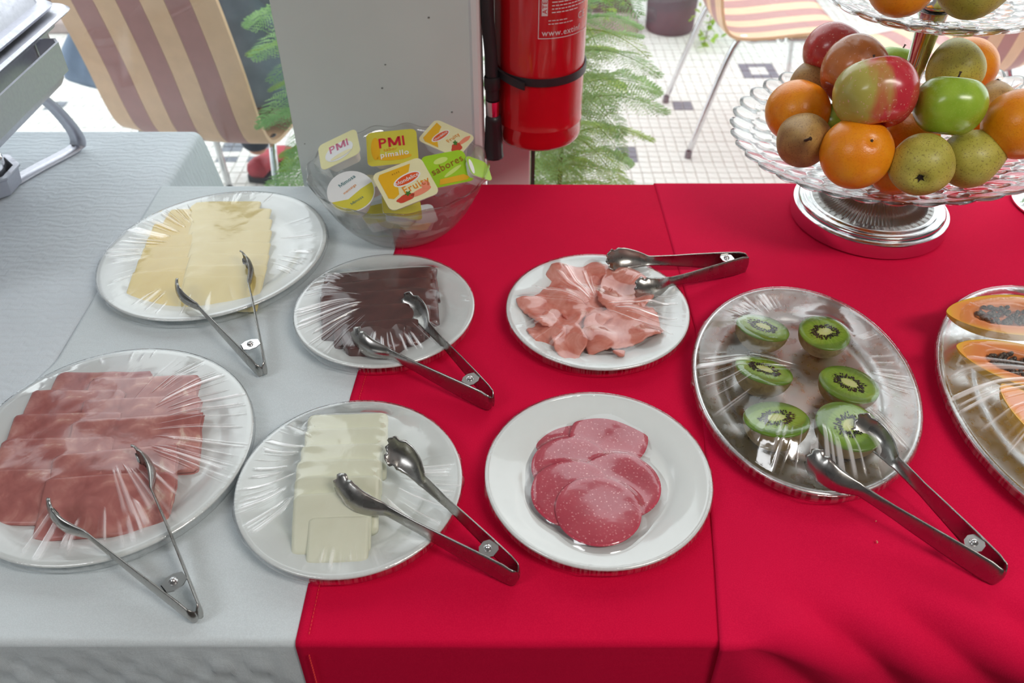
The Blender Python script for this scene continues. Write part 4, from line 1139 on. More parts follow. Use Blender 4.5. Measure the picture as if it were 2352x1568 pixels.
def fruit(kind, px, py, Z, r, mat, axis, label, spin=0, group=None, sy=1.0, C=None):
    C = Q(px, py, Z) if C is None else C
    e = empty({'orange': 'orange', 'apple': 'apple', 'pear': 'pear'}[kind], C, axis_rot(axis, spin), label, kind, group)
    n = 48; th = np.linspace(0.001, PI - .001, 34)
    if kind == 'orange':
        prof = [(r * math.sin(a), r * .96 * math.cos(a) - .0035 * math.exp(-(a / .13) ** 2) * (r / .04)) for a in th]
        v, f = lathe(prof[::-1], n, lambda a, k, rr, z: (rr * (1 + .008 * math.sin(3 * a + 1)), z), sy=sy); mesh('peel', v, f, M[mat], e)
        zt = r * .96 - .0035; v, f = lathe([(.0001, zt + .0012), (.0016, zt + .0010), (.0024, zt - .0004)], 10, lambda a, k, rr, z: (rr * (1 + .2 * math.cos(5 * a)), z)); mesh('stem_button', v, f, M['stem_brown'], e)
    elif kind == 'apple':
        prof = []
        for a in th:
            rr = r * math.sin(a) ** .92 * (1 + .05 * math.cos(a)); z = r * .92 * math.cos(a)
            z -= r * .42 * math.exp(-(a / .34) ** 2); z += r * .26 * math.exp(-((PI - a) / .30) ** 2)
            prof.append((rr, z))
        v, f = lathe(prof[::-1], n, lambda a, k, rr, z: (rr * (1 + .022 * math.cos(5 * a) * (1 if z < 0 else .4) + .02 * math.cos(2 * a)), z), sy=sy); mesh('skin', v, f, M[mat], e)
        v, f = tube(smoothpath([(0, 0, r * .46), (.001, 0, r * .7), (.004, .001, r * .98)]), [.0011] * 6 + [.0012] * 6 + [.0019], 8); mesh('stem', v, f, M['stem_brown'], e)
        v, f = lathe([(.0001, -r * .68), (.003, -r * .70), (.004, -r * .66)], 8); mesh('calyx', v, f, M['calyx'], e)
    else:
        L = r * 1.5
        prof = []
        for a in th:
            u = math.cos(a)
            z = u * r if u < 0 else u * L
            w_ = math.sin(a) * r
            if u > 0: w_ *= (1 - .42 * (u ** 1.5))
            if u < 0: z += r * .18 * math.exp(-((PI - a) / .22) ** 2)
            prof.append((w_, z))
        v, f = lathe(prof[::-1], n, lambda a, k, rr, z: (rr * (1 + .015 * math.cos(3 * a) + .01 * math.cos(5 * a + 1)), z)); mesh('skin', v, f, M[mat], e)
        v, f = tube(smoothpath([(0, 0, L * .96), (.002, 0, L * 1.06), (.007, .001, L * 1.16)]), [.0018] * 12 + [.0028], 8); mesh('stem', v, f, M['stem_brown'], e)
        zb = -r * .84
        mb = MB(); v, f = lathe([(.0001, zb), (.0028, zb - .0010), (.0042, zb + .0004)], 10); mb.add(v, f)
        for k in range(5):
            a = k * 2 * PI / 5; c_, s_ = math.cos(a), math.sin(a)
            mb.add([(c_ * .0025 - s_ * .0014, s_ * .0025 + c_ * .0014, zb - .0008), (c_ * .0025 + s_ * .0014, s_ * .0025 - c_ * .0014, zb - .0008), (c_ * .0066, s_ * .0066, zb - .0036), (c_ * .0040, s_ * .0040, zb - .0006)], [(0, 1, 3), (0, 3, 2), (1, 2, 3)])
        mb.build('calyx', M['calyx'], e)
    return e
FG = 'fruit on the lower glass tray'
fruit('orange', 1967, 352, 1.070, .0458, 'orange_peel', (.06, -.62, .75), 'bright orange at the front of the lower tray, between two pears', group=FG)
fruit('orange', 1832, 256, 1.155, .0443, 'orange_peel', (.3, .2, .9), 'orange at the left of the lower tray, behind the russet pear', group=FG)
fruit('pear', 1846, 322, 1.115, .0362, 'pear_brown', (-.30, -.84, .43), 'russet pear at the left front, its stalk end facing out', group=FG)
fruit('apple', 2012, 216, 1.050, .0510, 'apple_mix', (-.10, .62, .70), 'large apple, yellow-green on one side and red on the other, on top of the pile', 0.2, group=FG)
fruit('apple', 1915, 122, 1.185, .0430, 'apple_red', (.5, .5, .6), 'dark red apple at the back left of the lower tray', group=FG)
fruit('apple', 1963, 165, 1.135, .0500, 'peach', (.75, .35, .55), 'blushed apple lying on its side behind the two-tone apple', .5, group=FG, sy=.9)
fruit('apple', 2182, 243, 1.050, .0430, 'apple_green', (.12, .45, .88), 'green apple right of the stem, on top of the pile', group=FG)
fruit('pear', 2117, 378, 1.050, .0390, 'pear_skin', (.38, .90, .02), 'green-brown pear at the front, its dark calyx facing out', group=FG)
fruit('pear', 2228, 365, 1.085, .0375, 'pear_skin', (.80, .10, .42), 'yellow-green pear lying with its neck to the right', group=FG)
fruit('orange', 2345, 285, 1.060, .0460, 'orange_peel', (.1, .4, .9), 'orange at the right edge of the picture on the lower tray', group=FG)
fruit('pear', 2195, 158, 1.135, .0375, 'pear_skin', (.2, .9, .3), 'brown-speckled pear behind the green apple', group=FG)
fruit('orange', 2222, 152, 1.235, .0430, 'orange_peel', (.2, .5, .8), 'orange at the back of the lower tray, behind the speckled pear', group=FG)
fruit('pear', 2287, 240, 1.170, .0290, 'pear_brown', (.2, .9, .35), 'small russet pear between the green apple and the right-hand orange', group=FG)
fruit('orange', 2088, 325, 1.150, .0400, 'orange_peel', (.2, .4, .9), 'orange in the lower layer, hidden under the two-tone apple', group=FG)
fruit('orange', 2050, 395, 1.125, .0300, 'orange_peel', (.2, .4, .9), 'small orange in the lower layer, between the front orange and the front pear', group=FG)
fruit('orange', 2245, 290, 1.160, .0340, 'orange_peel', (.2, .4, .9), 'orange in the lower layer under the green apple', group=FG)
fruit('apple', 1918, 285, 1.165, .0330, 'apple_green', (.2, .4, .9), 'green apple in the lower layer, glimpsed between orange and russet pear', group=FG)
fruit('pear', 1862, 192, 1.200, .0300, 'pear_brown', (.3, .8, .4), 'russet pear at the left back, below the dark red apple', group=FG)
fruit('apple', 2058, 152, 1.260, .0330, 'apple_green', (.2, .4, .9), 'green apple at the back, just left of the stem', group=FG)
G2 = 'fruit on the upper glass tray'
fruit('orange', 2072, -38, 1.045, .0420, 'orange_peel', (.2, -.2, .9), 'orange on the upper tray, left of the pear', group=G2)
fruit('pear', 2238, -42, 1.030, .0440, 'pear_skin', (.9, .1, .2), 'speckled pear on the upper tray', group=G2)

# ------------------------------------------------------------------ canister foot at the right edge
e = empty('metal_canister', (.905, 1.17, ZR2), (0, 0, 0), 'shiny steel canister cut off by the right edge, beside the fruit stand', 'canister')
v, f = lathe([(.0005, 0), (.078, 0), (.080, .002), (.0795, .004), (.0765, .006), (.068, .030), (.062, .06), (.060, .11), (.062, .115), (.060, .118), (.0005, .118)], 72)
autosmooth(mesh('body', v, f, M['chrome'], e), 40)

# ------------------------------------------------------------------ fire extinguisher
M['ext_red'] = plain('extinguisher_red', (.56, .006, .012), .16, bump=.0, var=.02, **{'Coat Weight': .6, 'Coat Roughness': .06})
M['rubber'] = plain('black_rubber', (.022, .020, .024), .38)
M['label_white'] = plain('label_white', (.72, .60, .60), .4, bump=0)
def extinguisher():
    c = (.0470, 1.380); R = .0765
    e = empty('fire_extinguisher', (c[0], c[1], .780), (0, 0, 0), 'red fire extinguisher with a black strap, hung beside the white pier', 'fire extinguisher')
    z0 = .780
    body = [(.0005, .008), (.050, .004), (.066, .0), (.0725, .001), (.0755, .006), (.0765, .016), (.0765, .034), (.0772, .0355), (.0772, .0375), (.0765, .039)] + [(.0765, z) for z in np.linspace(.06, .40, 8)] + [(.0765 * math.cos(a), .40 + .055 * math.sin(a)) for a in np.linspace(.1, 1.25, 8)] + [(.018, .460), (.018, .480), (.0005, .480)]
    v, f = lathe(body, 96); mesh('cylinder', v, f, M['ext_red'], e)
    v, f = lathe([(.0005, -.004), (.008, -.003), (.010, .004), (.010, .012)], 20); mesh('foot_stud', [(x + .012, y - .045, z - .004) for x, y, z in v], f, M['ext_red'], e)
    v, f = lathe([(.014, .478), (.016, .482), (.016, .505), (.010, .510), (.0005, .510)], 24); mesh('valve', v, f, M['chrome'], e)
    v, f = box(-.012, .012, -.085, .02, .505, .512, .002); mesh('handle', v, f, M['rubber'], e, smooth=False)
    v, f = tube([(0, .01, .52), (0, -.04, .535), (0, -.09, .545)], .006, 8); mesh('lever', v, f, M['rubber'], e)
    zs = .910 - z0
    def arc(r, a0, a1, n=40): return [(r * math.sin(a), -r * math.cos(a)) for a in np.linspace(math.radians(a0), math.radians(a1), n)]
    pts = arc(R + .0012, -115, 160, 60); v = []
    for k, (x, y) in enumerate(pts):
        sag = -.003 * math.cos(math.radians(-115 + 275 * k / 59))
        for rr, zz in ((1, -.0065), (1.03, -.0065), (1.03, .0065), (1, .0065)): v.append((x * rr, y * rr, zs + zz + sag))
    f = []
    for k in range(len(pts) - 1):
        for q in range(4): f.append((k * 4 + q, k * 4 + (q + 1) % 4, (k + 1) * 4 + (q + 1) % 4, (k + 1) * 4 + q))
    autosmooth(mesh('strap', v, f, M['rubber'], e), 40)
    pts = arc(R + .006, -62, -18, 14); v = []
    for k, (x, y) in enumerate(pts):
        for rr, zz in ((1, -.006), (1.05, -.006), (1.05, .006), (1, .006)): v.append((x * rr, y * rr, zs + zz + .004 - .012 * k / 13))
    f = [(3, 2, 1, 0), tuple(len(v) - 4 + q for q in range(4))]
    for k in range(len(pts) - 1):
        for q in range(4): f.append((k * 4 + q, k * 4 + (q + 1) % 4, (k + 1) * 4 + (q + 1) % 4, (k + 1) * 4 + q))
    autosmooth(mesh('strap_tongue', v, f, M['rubber'], e), 40)
    # hose, ferrule and nozzle on the left
    hx, hy = -.0795, -.052
    hose = smoothpath([(0, 0, .495), (-.05, -.03, .50), (hx - .012, hy, .42), (hx - .010, hy, .32), (hx - .006, hy, .22), (hx - .002, hy, .16), (hx, hy, .085)], 8)
    v, f = tube(hose, .0105, 16); mesh('hose', v, f, M['rubber'], e)
    v, f = lathe([(.0112, .040), (.0112, .014), (.0105, .013)], 24); mesh('ferrule', [(x + hx, y + hy, z + .045) for x, y, z in v], f, M['chrome'], e)
    def noz(a, k, r, z): return (r + (.0008 if (k > 3 and math.cos(12 * a) > .3) else 0), z)
    v, f = lathe([(.009, .014), (.0125, .012), (.0140, .006), (.0142, -.002), (.0135, -.005), (.0148, -.03), (.0160, -.058), (.0172, -.062), (.0172, -.065), (.0145, -.065), (.0125, -.03)], 48, noz); mesh('nozzle', [(x + hx, y + hy, z + .045) for x, y, z in v], f, M['rubber'], e)
    v, f = lathe([(.0128, .128), (.0135, .126), (.0135, .108), (.0128, .106)], 24); mesh('hose_clip', [(x + hx - .001, y + hy, z) for x, y, z in v], f, M['rubber'], e)
    v, f = box(-.030, .030, .0765, .0805, .10, .34, .001); mesh('wall_bracket', v, f, M['rubber'], e, smooth=False)
    # printed label wrapped on the cylinder
    RL = R + .0005
    def wrap(v2, z, s0=0.0):  # v2: (arc length, height)
        return [(RL * math.sin((x + s0) / R), -RL * math.cos((x + s0) / R), z + y) for x, y in v2]
    def strip(x0, x1, y0, y1):
        n = max(2, int((x1 - x0) / .004) + 1); v = []
        for k in range(n):
            x = x0 + (x1 - x0) * k / (n - 1); v += [(x, y0), (x, y1)]
        return v, [(2 * k, 2 * k + 2, 2 * k + 3, 2 * k + 1) for k in range(n - 1)]
    zb = .979 - z0; s0 = -.006; Wd = .104
    mb = MB()
    for q in ((0, Wd, 0, .0012), (0, .0012, 0, .15), (Wd - .0012, Wd, 0, .15), (0, Wd, .149, .150)):
        v2, f2 = strip(*q); mb.add(wrap(v2, zb, s0), f2)
    mb.build('label_border', M['label_white'], e)
    v2, f2 = strip(.005, .0145, .036, .110); mesh('warning_panel', wrap(v2, zb, s0), f2, M['label_white'], e)
    v, f = text_geo('ATENÇÃO', .0105, bold=.0002); RL += .0003
    mesh('lettering', wrap([(-y + .0098, x + .066) for x, y in v], zb, s0), f, M['ext_red'], e, smooth=False); RL -= .0003
    mb = MB(); rs = np.random.RandomState(3)
    for k in range(14):   # lines of small print, too small to read
        y = .040 + k * .0052; x = .021; xe = .021 + (.072 if k % 5 else .045)
        while x < xe:
            l = .003 + rs.rand() * .006; v2, f2 = strip(x, x + l, y, y + .0017); mb.add(wrap(v2, zb, s0), f2); x += l + .0014
    for k in range(2):
        y = .0225 + k * .0052; x = .016
        while x < .056 - k * .008: l = .003 + rs.rand() * .004; v2, f2 = strip(x, x + l, y, y + .0014); mb.add(wrap(v2, zb, s0), f2); x += l + .0014
    o = mb.build('small_print', M['label_white'], e); o['kind'] = 'stuff'
    v, f = text_geo('www.extinf', .0135, align='LEFT', bold=.0004); mesh('lettering', wrap([(x + .006, y + .0095) for x, y in v], zb, s0), f, M['label_white'], e, smooth=False)
    v, f = text_geo('CE', .0155, align='LEFT', bold=.0001); mesh('lettering', wrap([(x + .0705, y + .0280) for x, y in v], zb, s0), f, M['label_white'], e, smooth=False)
extinguisher()

# ------------------------------------------------------------------ chafing dish
def chafer():
    e = empty('chafing_dish', (-.93, 1.15, TZ + .001), (0, 0, 0), 'stainless steel chafing dish on its stand, at the top left', 'chafing dish')
    ox, oy, oz = -.93, 1.15, TZ + .001
    def L(v): return [(x - ox, y - oy, z - oz) for x, y, z in v]
    def rb(x0, x1, y0, y1, r, z): return [(x + (x0 + x1) / 2, y + (y0 + y1) / 2, z) for x, y in rrect((x1 - x0) / 2, (y1 - y0) / 2, r, 7)]
    def shell(layers):
        v = []; f = []; m = 28
        for q in layers: v += rb(*q)
        for k in range(len(layers) - 1):
            for i in range(m): j = (i + 1) % m; f.append((k * m + i, (k + 1) * m + i, (k + 1) * m + j, k * m + j))
        return v, f
    X0, X1, Y0, Y1 = -1.10, -.770, .84, 1.394
    v, f = shell([(X0 + .02, X1 - .02, Y0 + .02, Y1 - .02, .02, .876), (X0 + .004, X1 - .004, Y0 + .004, Y1 - .004, .03, .878), (X0, X1, Y0, Y1, .03, .886), (X0, X1, Y0, Y1, .03, .968), (X0 - .012, X1 + .012, Y0 - .012, Y1 + .012, .035, .974), (X0 - .012, X1 + .012, Y0 - .012, Y1 + .012, .035, .971)])
    v.append(((X0 + X1) / 2, (Y0 + Y1) / 2, .876)); n = len(v) - 1; f += [(n, (i + 1) % 28, i) for i in range(28)]
    autosmooth(mesh('water_pan', L(v), f, M['chafer_steel'], e), 35)
    v, f = shell([(X0 - .02, X1 + .026, Y0 - .03, Y1 + .036, .03, .984), (X0 - .024, X1 + .030, Y0 - .034, Y1 + .040, .03, .988), (X0 - .020, X1 + .026, Y0 - .03, Y1 + .036, .03, .992), (X0 + .0, X1 - .0, Y0, Y1, .03, .990), (X0 + .01, X1 - .01, Y0 + .01, Y1 - .01, .03, .95)])
    autosmooth(mesh('food_pan', L(v), f, M['chafer_steel'], e), 35)
    # lid: stepped rim and dome
    v, f = shell([(X0 - .004, X1 + .010, Y0 - .010, Y1 + .016, .03, .996), (X0 - .008, X1 + .014, Y0 - .014, Y1 + .020, .03, 1.002), (X0 - .002, X1 + .008, Y0 - .008, Y1 + .014, .03, 1.008), (X0 + .006, X1 - .002, Y0, Y1 + .004, .03, 1.010), (X0 + .008, X1 - .006, Y0 + .004, Y1 - .002, .03, 1.028), (X0 + .02, X1 - .020, Y0 + .02, Y1 - .018, .04, 1.060), (X0 + .05, X1 - .055, Y0 + .05, Y1 - .06, .04, 1.085), (X0 + .10, X1 - .12, Y0 + .12, Y1 - .15, .04, 1.098)])
    n = len(v); v.append(((X0 + X1) / 2, (Y0 + Y1) / 2, 1.100)); f += [(n, n - 28 + i, n - 28 + (i + 1) % 28) for i in range(28)]
    autosmooth(mesh('lid', L(v), f, M['chafer_steel'], e), 30)
    v, f = tube(smoothpath([(-.79, 1.06, 1.065), (-.765, 1.06, 1.085), (-.76, 1.12, 1.09), (-.765, 1.18, 1.085), (-.79, 1.18, 1.065)]), .007, 10); mesh('lid_handle', L(v), f, M['chrome'], e)
    # squared side handle: open band hanging on the long side
    mb = MB(); o_ = [(-.768, .97), (-.735, .97), (-.724, .985), (-.724, 1.310), (-.735, 1.325), (-.768, 1.325)]
    v = []
    for (x, y) in o_:
        v += [(x, y, .925), (x, y, .972)]
    o_2 = [(-.768, .974), (-.737, .974), (-.728, .987), (-.728, 1.308), (-.737, 1.321), (-.768, 1.321)]
    for (x, y) in o_2: v += [(x, y, .925), (x, y, .972)]
    f = []
    for k in range(5):
        a = 2 * k; f.append((a, a + 2, a + 3, a + 1)); b = 12 + 2 * k; f.append((b, b + 1, b + 3, b + 2)); f.append((a + 1, a + 3, b + 3, b + 1)); f.append((a, b, b + 2, a + 2))
    mb.add(v, f); autosmooth(mb.build('side_handle', M['chafer_steel'], e, off=(ox, oy, oz)), 30)
    # stand: strip legs bent into feet
    for (lx, ly, sx, sy) in ((-.790, 1.350, 1, 1), (-1.08, 1.350, -1, 1), (-.790, .90, 1, -1), (-1.08, .90, -1, -1)):
        pts = smoothpath([(lx - .006 * sx, ly - .035 * sy, .885), (lx, ly - .005 * sy, .84), (lx + .003 * sx, ly + .018 * sy, .79), (lx, ly + .024 * sy, .762), (lx - .010 * sx, ly + .012 * sy, .7535), (lx - .04 * sx, ly - .045 * sy, .7530), (lx - .065 * sx, ly - .10 * sy, .7530)], 6)
        v = []; 
        for i, p in enumerate(pts):
            t_ = (pts[min(i + 1, len(pts) - 1)] - pts[max(i - 1, 0)]).normalized()
            side = Vector((1, -.25 * sx * sy, 0)).normalized() if p.z > .757 else Vector((t_.y, -t_.x, 0)).normalized() * (1 if sy < 0 else -1)
            if p.z <= .757 and side.dot(Vector((1, -.25 * sx * sy, 0))) < 0: side = -side
            for q in (-.016, .016): v.append(tuple(p + side * q))
        o = mesh('leg', L(v), gridfaces(len(pts), 2), M['chafer_steel'], e); so = o.modifiers.new('t', 'SOLIDIFY'); so.thickness = .0025; so.offset = 0
    # burner holder and fuel burner
    v, f = lathe([(.0005, .001), (.048, .001), (.052, .004), (.056, .030), (.060, .034), (.060, .037), (.050, .037), (.046, .012), (.0005, .010)], 8, a0=PI / 8)
    autosmooth(mesh('burner_holder', [(x + .045, y + .075, z + .001) for x, y, z in v], f, M['chafer_steel'], e), 20)
    v, f = lathe([(.0005, .012), (.040, .012), (.040, .055), (.036, .058), (.020, .058), (.018, .054), (.0005, .054)], 32)
    autosmooth(mesh('fuel_burner', [(x + .045, y + .075, z) for x, y, z in v], f, M['chrome'], e), 40)
chafer()

# ------------------------------------------------------------------ patio chairs
M['slat_light'] = plain('light_strap', srgb(240, 196, 158), .35, var=.05, scale=30)
M['slat_dark'] = plain('dark_strap', srgb(184, 130, 126), .35, var=.05, scale=30)
M['tube_chrome'] = plain('tube_chrome', (.72, .73, .75), .15, 1, bump=0)
M['rubber_grey'] = plain('grey_rubber', srgb(120, 120, 125), .6)
def chair(loc, rz, label):
    e = empty('patio_chair', (0, 0, 0), (0, 0, 0), label, 'chair', 'striped patio chairs')
    prof = smoothpath([(.225, .405), (.215, .435), (.17, .447), (.05, .440), (-.08, .428), (-.165, .432), (-.205, .462), (-.228, .53), (-.252, .66), (-.285, .80), (-.305, .87)] and [(0, .225, .405), (0, .215, .435), (0, .17, .447), (0, .05, .440), (0, -.08, .428), (0, -.165, .432), (0, -.205, .462), (0, -.228, .53), (0, -.252, .66), (0, -.285, .80), (0, -.305, .87)], 5)
    n = 7; W = .218; w = 2 * W / n
    for k in range(n):
        x0 = -W + k * w + .0004; x1 = -W + (k + 1) * w - .0004; v = []
        for i, p in enumerate(prof):
            t_ = (prof[min(i + 1, len(prof) - 1)] - prof[max(i - 1, 0)]).normalized(); nn = Vector((0, -t_.z, t_.y))
            for (x, q) in ((x0, .005), (x1, .005), (x1, -.005), (x0, -.005)):
                dish = .012 * (1 - (x / W) ** 2)
                pp = p + nn * (q + dish); v.append((x, pp.y, pp.z))
        f = [(3, 2, 1, 0), tuple(len(v) - 4 + q for q in range(4))]
        for i in range(len(prof) - 1):
            for q in range(4): f.append((i * 4 + q, i * 4 + (q + 1) % 4, (i + 1) * 4 + (q + 1) % 4, (i + 1) * 4 + q))
        autosmooth(mesh('strap', v, f, M['slat_light' if k % 2 == 0 else 'slat_dark'], e), 40)
    for sx in (-1, 1):
        x = sx * .19
        for nm, pts in (('leg', [(x, -.02, .415), (x, -.10, .412), (x * 1.05, -.165, .39), (x * 1.22, -.27, .02)]), ('leg', [(x, .02, .415), (x, .12, .412), (x * 1.03, .165, .39), (x * 1.1, .21, .02)])):
            v, f = tube(smoothpath(pts, 6), .0105, 12); o = mesh(nm, v, f, M['tube_chrome'], e)
            q = pts[-1]; v, f = lathe([(.0005, 0), (.012, 0), (.013, .004), (.013, .026), (.010, .028)], 12); mesh('foot_cap', [(a + q[0], b + q[1], c_) for a, b, c_ in v], f, M['rubber_grey'], o)
    v, f = tube([(-.19, 0, .414), (.19, 0, .414)], .009, 10); mesh('cross_bar', v, f, M['tube_chrome'], e)
    e.location = loc; e.rotation_euler = (0, 0, rz)
    return e
c1 = chair((-.805, 2.225, 0), math.radians(-12.5), 'striped tan and brown patio chair at the left, seen from behind, with someone on it')
c2 = copy_tree(c1); c2.location = (.905, 2.965, 0); c2.rotation_euler = (0, 0, math.radians(-88)); c2['label'] = 'striped patio chair seen from the side, beyond the glass right of the extinguisher'
c3 = copy_tree(c1); c3.location = (1.33, 2.60, 0); c3.rotation_euler = (0, 0, math.radians(24)); c3['label'] = 'striped patio chair behind the fruit stand, its back toward the window'

# ------------------------------------------------------------------ person on the left chair
M['jacket'] = plain('jacket', srgb(124, 142, 168), .8, scale=20, var=.15, bump=.3)
M['trousers'] = plain('trousers', srgb(44, 48, 66), .85, scale=20, var=.1)
M['skin'] = plain('skin', srgb(212, 162, 134), .5, scale=20, var=.03, **{'Subsurface Weight': .1, 'Subsurface Scale': .01})
M['hair'] = plain('hair', srgb(58, 42, 34), .6, scale=60, var=.2, bump=.5)
M['shoe_red'] = plain('red_shoe', srgb(176, 44, 62), .5)
M['shoe_sole'] = plain('dark_sole', srgb(52, 48, 56), .7)
def skinned(name, joints, edges, mat, parent, sub=2, root=0):
    me = bpy.data.meshes.new(name); me.from_pydata([j[:3] for j in joints], edges, []); me.materials.append(mat)
    o = bpy.data.objects.new(name, me); COL.objects.link(o); o.parent = parent
    md = o.modifiers.new('skin', 'SKIN'); md.use_smooth_shade = True
    for k, j in enumerate(joints):
        r = j[3]; me.skin_vertices[0].data[k].radius = r if hasattr(r, '__len__') else (r, r); me.skin_vertices[0].data[k].use_root = (k == root)
    o.modifiers.new('sub', 'SUBSURF').levels = sub; o.modifiers['sub'].render_levels = sub
    return o
def person():
    e = empty('person', (-.83, 2.225, 0), (0, 0, math.radians(-12.5)), 'person sitting in a striped chair, in a grey-blue jacket and red shoes', 'person')
    J = [(0, -.06, .56, (.125, .10)), (0, -.09, .72, (.115, .09)), (0, -.12, .92, (.135, .095)), (0, -.10, 1.06, (.10, .075)), (0, -.07, 1.13, (.048, .048)), (0, -.04, 1.20, (.066, .075)), (0, -.02, 1.285, (.074, .090)), (0, -.04, 1.35, (.050, .060))]
    E = [(0, 1), (1, 2), (2, 3), (3, 4), (4, 5), (5, 6), (6, 7)]
    for s in (-1, 1):
        b = len(J)
        J += [(s * .17, -.11, 1.04, (.052, .052)), (s * .235, -.08, .86, (.042, .042)), (s * .255, -.01, .74, (.036, .036)), (s * .20, .14, .66, (.028, .028)), (s * .17, .20, .62, (.022, .030)), (s * .15, .25, .60, (.014, .026))]
        E += [(3, b)] + [(b + k, b + k + 1) for k in range(5)]
        b = len(J)
        J += [(s * .10, .0, .53, (.085, .085)), (s * .13, .36, .53, (.058, .058)), (s * .12, .33, .28, (.050, .050)), (s * .12, .34, .09, (.036, .036))]
        E += [(0, b)] + [(b + k, b + k + 1) for k in range(3)]
    skinned('body', J, E, M['skin'], e)
    # face: eyes, nose, mouth, ears (looking away from the window)
    for s in (-1, 1):
        v, f = lathe([(.0003, .010), (.008, .006), (.011, 0), (.008, -.006), (.0003, -.010)], 12); mesh('eye', [(x + s * .030, y + .062, z + 1.275) for x, y, z in v], f, M['shoe_sole'], e)
        v, f = lathe([(.0003, .030), (.013, .018), (.016, 0), (.010, -.022), (.0003, -.030)], 12, sx=.45); mesh('ear', [(x + s * .076, y - .02, z + 1.262) for x, y, z in v], f, M['skin'], e)
    v, f = tube([(0, .066, 1.27), (0, .085, 1.243), (0, .070, 1.234)], [.008, .012, .008], 8); mesh('nose', v, f, M['skin'], e)
    v, f = tube([(-.022, .062, 1.208), (0, .070, 1.205), (.022, .062, 1.208)], [.003, .006, .003], 8); mesh('mouth', v, f, M['shoe_red'], e)
    v, f = lathe([(.094 * math.sin(a), .098 * math.cos(a)) for a in np.linspace(.01, 1.95, 16)], 28, lambda a, k, r, z: (r * (1 + .02 * math.sin(9 * a)), z)); mesh('hair', [(x * .92, y - .035, z + 1.285 - .12 * (y < .0) * max(0, -y / .1) * .2) for x, y, z in v], f, M['hair'], e)
    # jacket: flared body hanging over both sides of the seat, and sleeves
    lay = [(.500, .420, .235, -.035), (.503, .432, .245, -.035), (.52, .430, .243, -.035), (.58, .412, .225, -.03), (.66, .335, .19, -.05), (.76, .285, .15, -.085), (.88, .225, .135, -.11), (.98, .215, .125, -.12), (1.06, .165, .10, -.11), (1.11, .085, .07, -.085), (1.14, .062, .058, -.07)]
    n = 64; v = []
    for k, (z, a, b, cy) in enumerate(lay):
        for i in range(n):
            t_ = 2 * PI * i / n; q = 1 + (.02 * math.sin(7 * t_ + k * .4) + .013 * math.sin(13 * t_ + 1 + k * .3)) * (1.1 - k / 11)
            yy = math.sin(t_) * b * q
            if z < .9: yy = max(yy, -b) if math.sin(t_) > 0 else yy * (.62 if abs(math.cos(t_)) < .80 else .62 + 1.6 * (abs(math.cos(t_)) - .80))
            v.append((math.cos(t_) * a * q - .03 * (z < .8), yy + cy + (.045 if z < .9 else .0), z))
    f = []
    for k in range(len(lay) - 1):
        for i in range(n): j = (i + 1) % n; f.append((k * n + i, k * n + j, (k + 1) * n + j, (k + 1) * n + i))
    mesh('jacket', v, f, M['jacket'], e)
    for s in (-1, 1):
        skinned('sleeve', [(s * .13, -.11, 1.05, .068), (s * .235, -.08, .87, .060), (s * .262, -.01, .735, .052), (s * .205, .13, .665, .042)], [(0, 1), (1, 2), (2, 3)], M['jacket'], e)
        skinned('trouser_leg', [(s * .09, -.02, .535, .095), (s * .135, .35, .535, .072), (s * .125, .335, .28, .062), (s * .12, .34, .10, .055)], [(0, 1), (1, 2), (2, 3)], M['trousers'], e)
        sh = empty('x', (0, 0, 0)); bpy.data.objects.remove(sh)
        prof = [(-.075, .034, .075), (-.065, .038, .085), (-.03, .038, .082), (.02, .038, .066), (.06, .046, .052), (.11, .046, .044), (.145, .034, .034), (.160, .012, .022)]
        v = []; m = 14
        for (y, w_, h_) in prof:
            for i in range(m):
                t_ = 2 * PI * i / m; v.append((s * .12 + w_ * math.cos(t_), .37 + y, .018 + (h_ - .018) * (.5 + .5 * math.sin(t_))))
        f = gridfaces(len(prof), m)
        f += [(k * m + m - 1, (k + 1) * m + m - 1, (k + 1) * m, k * m) for k in range(len(prof) - 1)] + [tuple(range(m)), tuple(range(len(v) - 1, len(v) - m - 1, -1))]
        so = mesh('shoe', v, f, M['shoe_red'], e)
        out = [(s * .12 + w_ * 1.08, .37 + y) for y, w_, h_ in prof] + [(s * .12 - w_ * 1.08, .37 + y) for y, w_, h_ in prof[::-1]]
        k = len(out); mesh('sole', [(x, y, .026) for x, y in out] + [(x, y, 0) for x, y in out], [tuple(range(k)), tuple(range(2 * k - 1, k - 1, -1))] + [(i, i + k, (i + 1) % k + k, (i + 1) % k) for i in range(k)], M['shoe_sole'], so, smooth=False)
person()

# ------------------------------------------------------------------ plants
def leaf_mat(name, a, b):
    t = NT(name); n = t.noise(t.coord(), 25, 2)
    col = t.ramp(n, [(.35, a), (.65, b)])
    d = t.N('ShaderNodeBsdfPrincipled', {'Base Color': col, 'Roughness': .5}); tl = t.N('ShaderNodeBsdfTranslucent', {'Color': col})
    mx = t.N('ShaderNodeMixShader', {0: .45, 1: d.outputs[0], 2: tl.outputs[0]}); t.t.links.new(mx.outputs[0], t.out.inputs[0]); return t.m
M['frond'] = leaf_mat('frond_green', srgb(128, 176, 108), srgb(176, 212, 148))
M['frond2'] = leaf_mat('young_frond_green', srgb(140, 180, 70), srgb(190, 214, 110))
M['bark'] = plain('bark', srgb(96, 84, 60), .9)
M['pot_dark'] = plain('dark_pot', srgb(104, 88, 96), .7, scale=14, var=.08)
M['terracotta'] = plain('terracotta', srgb(170, 100, 70), .8)
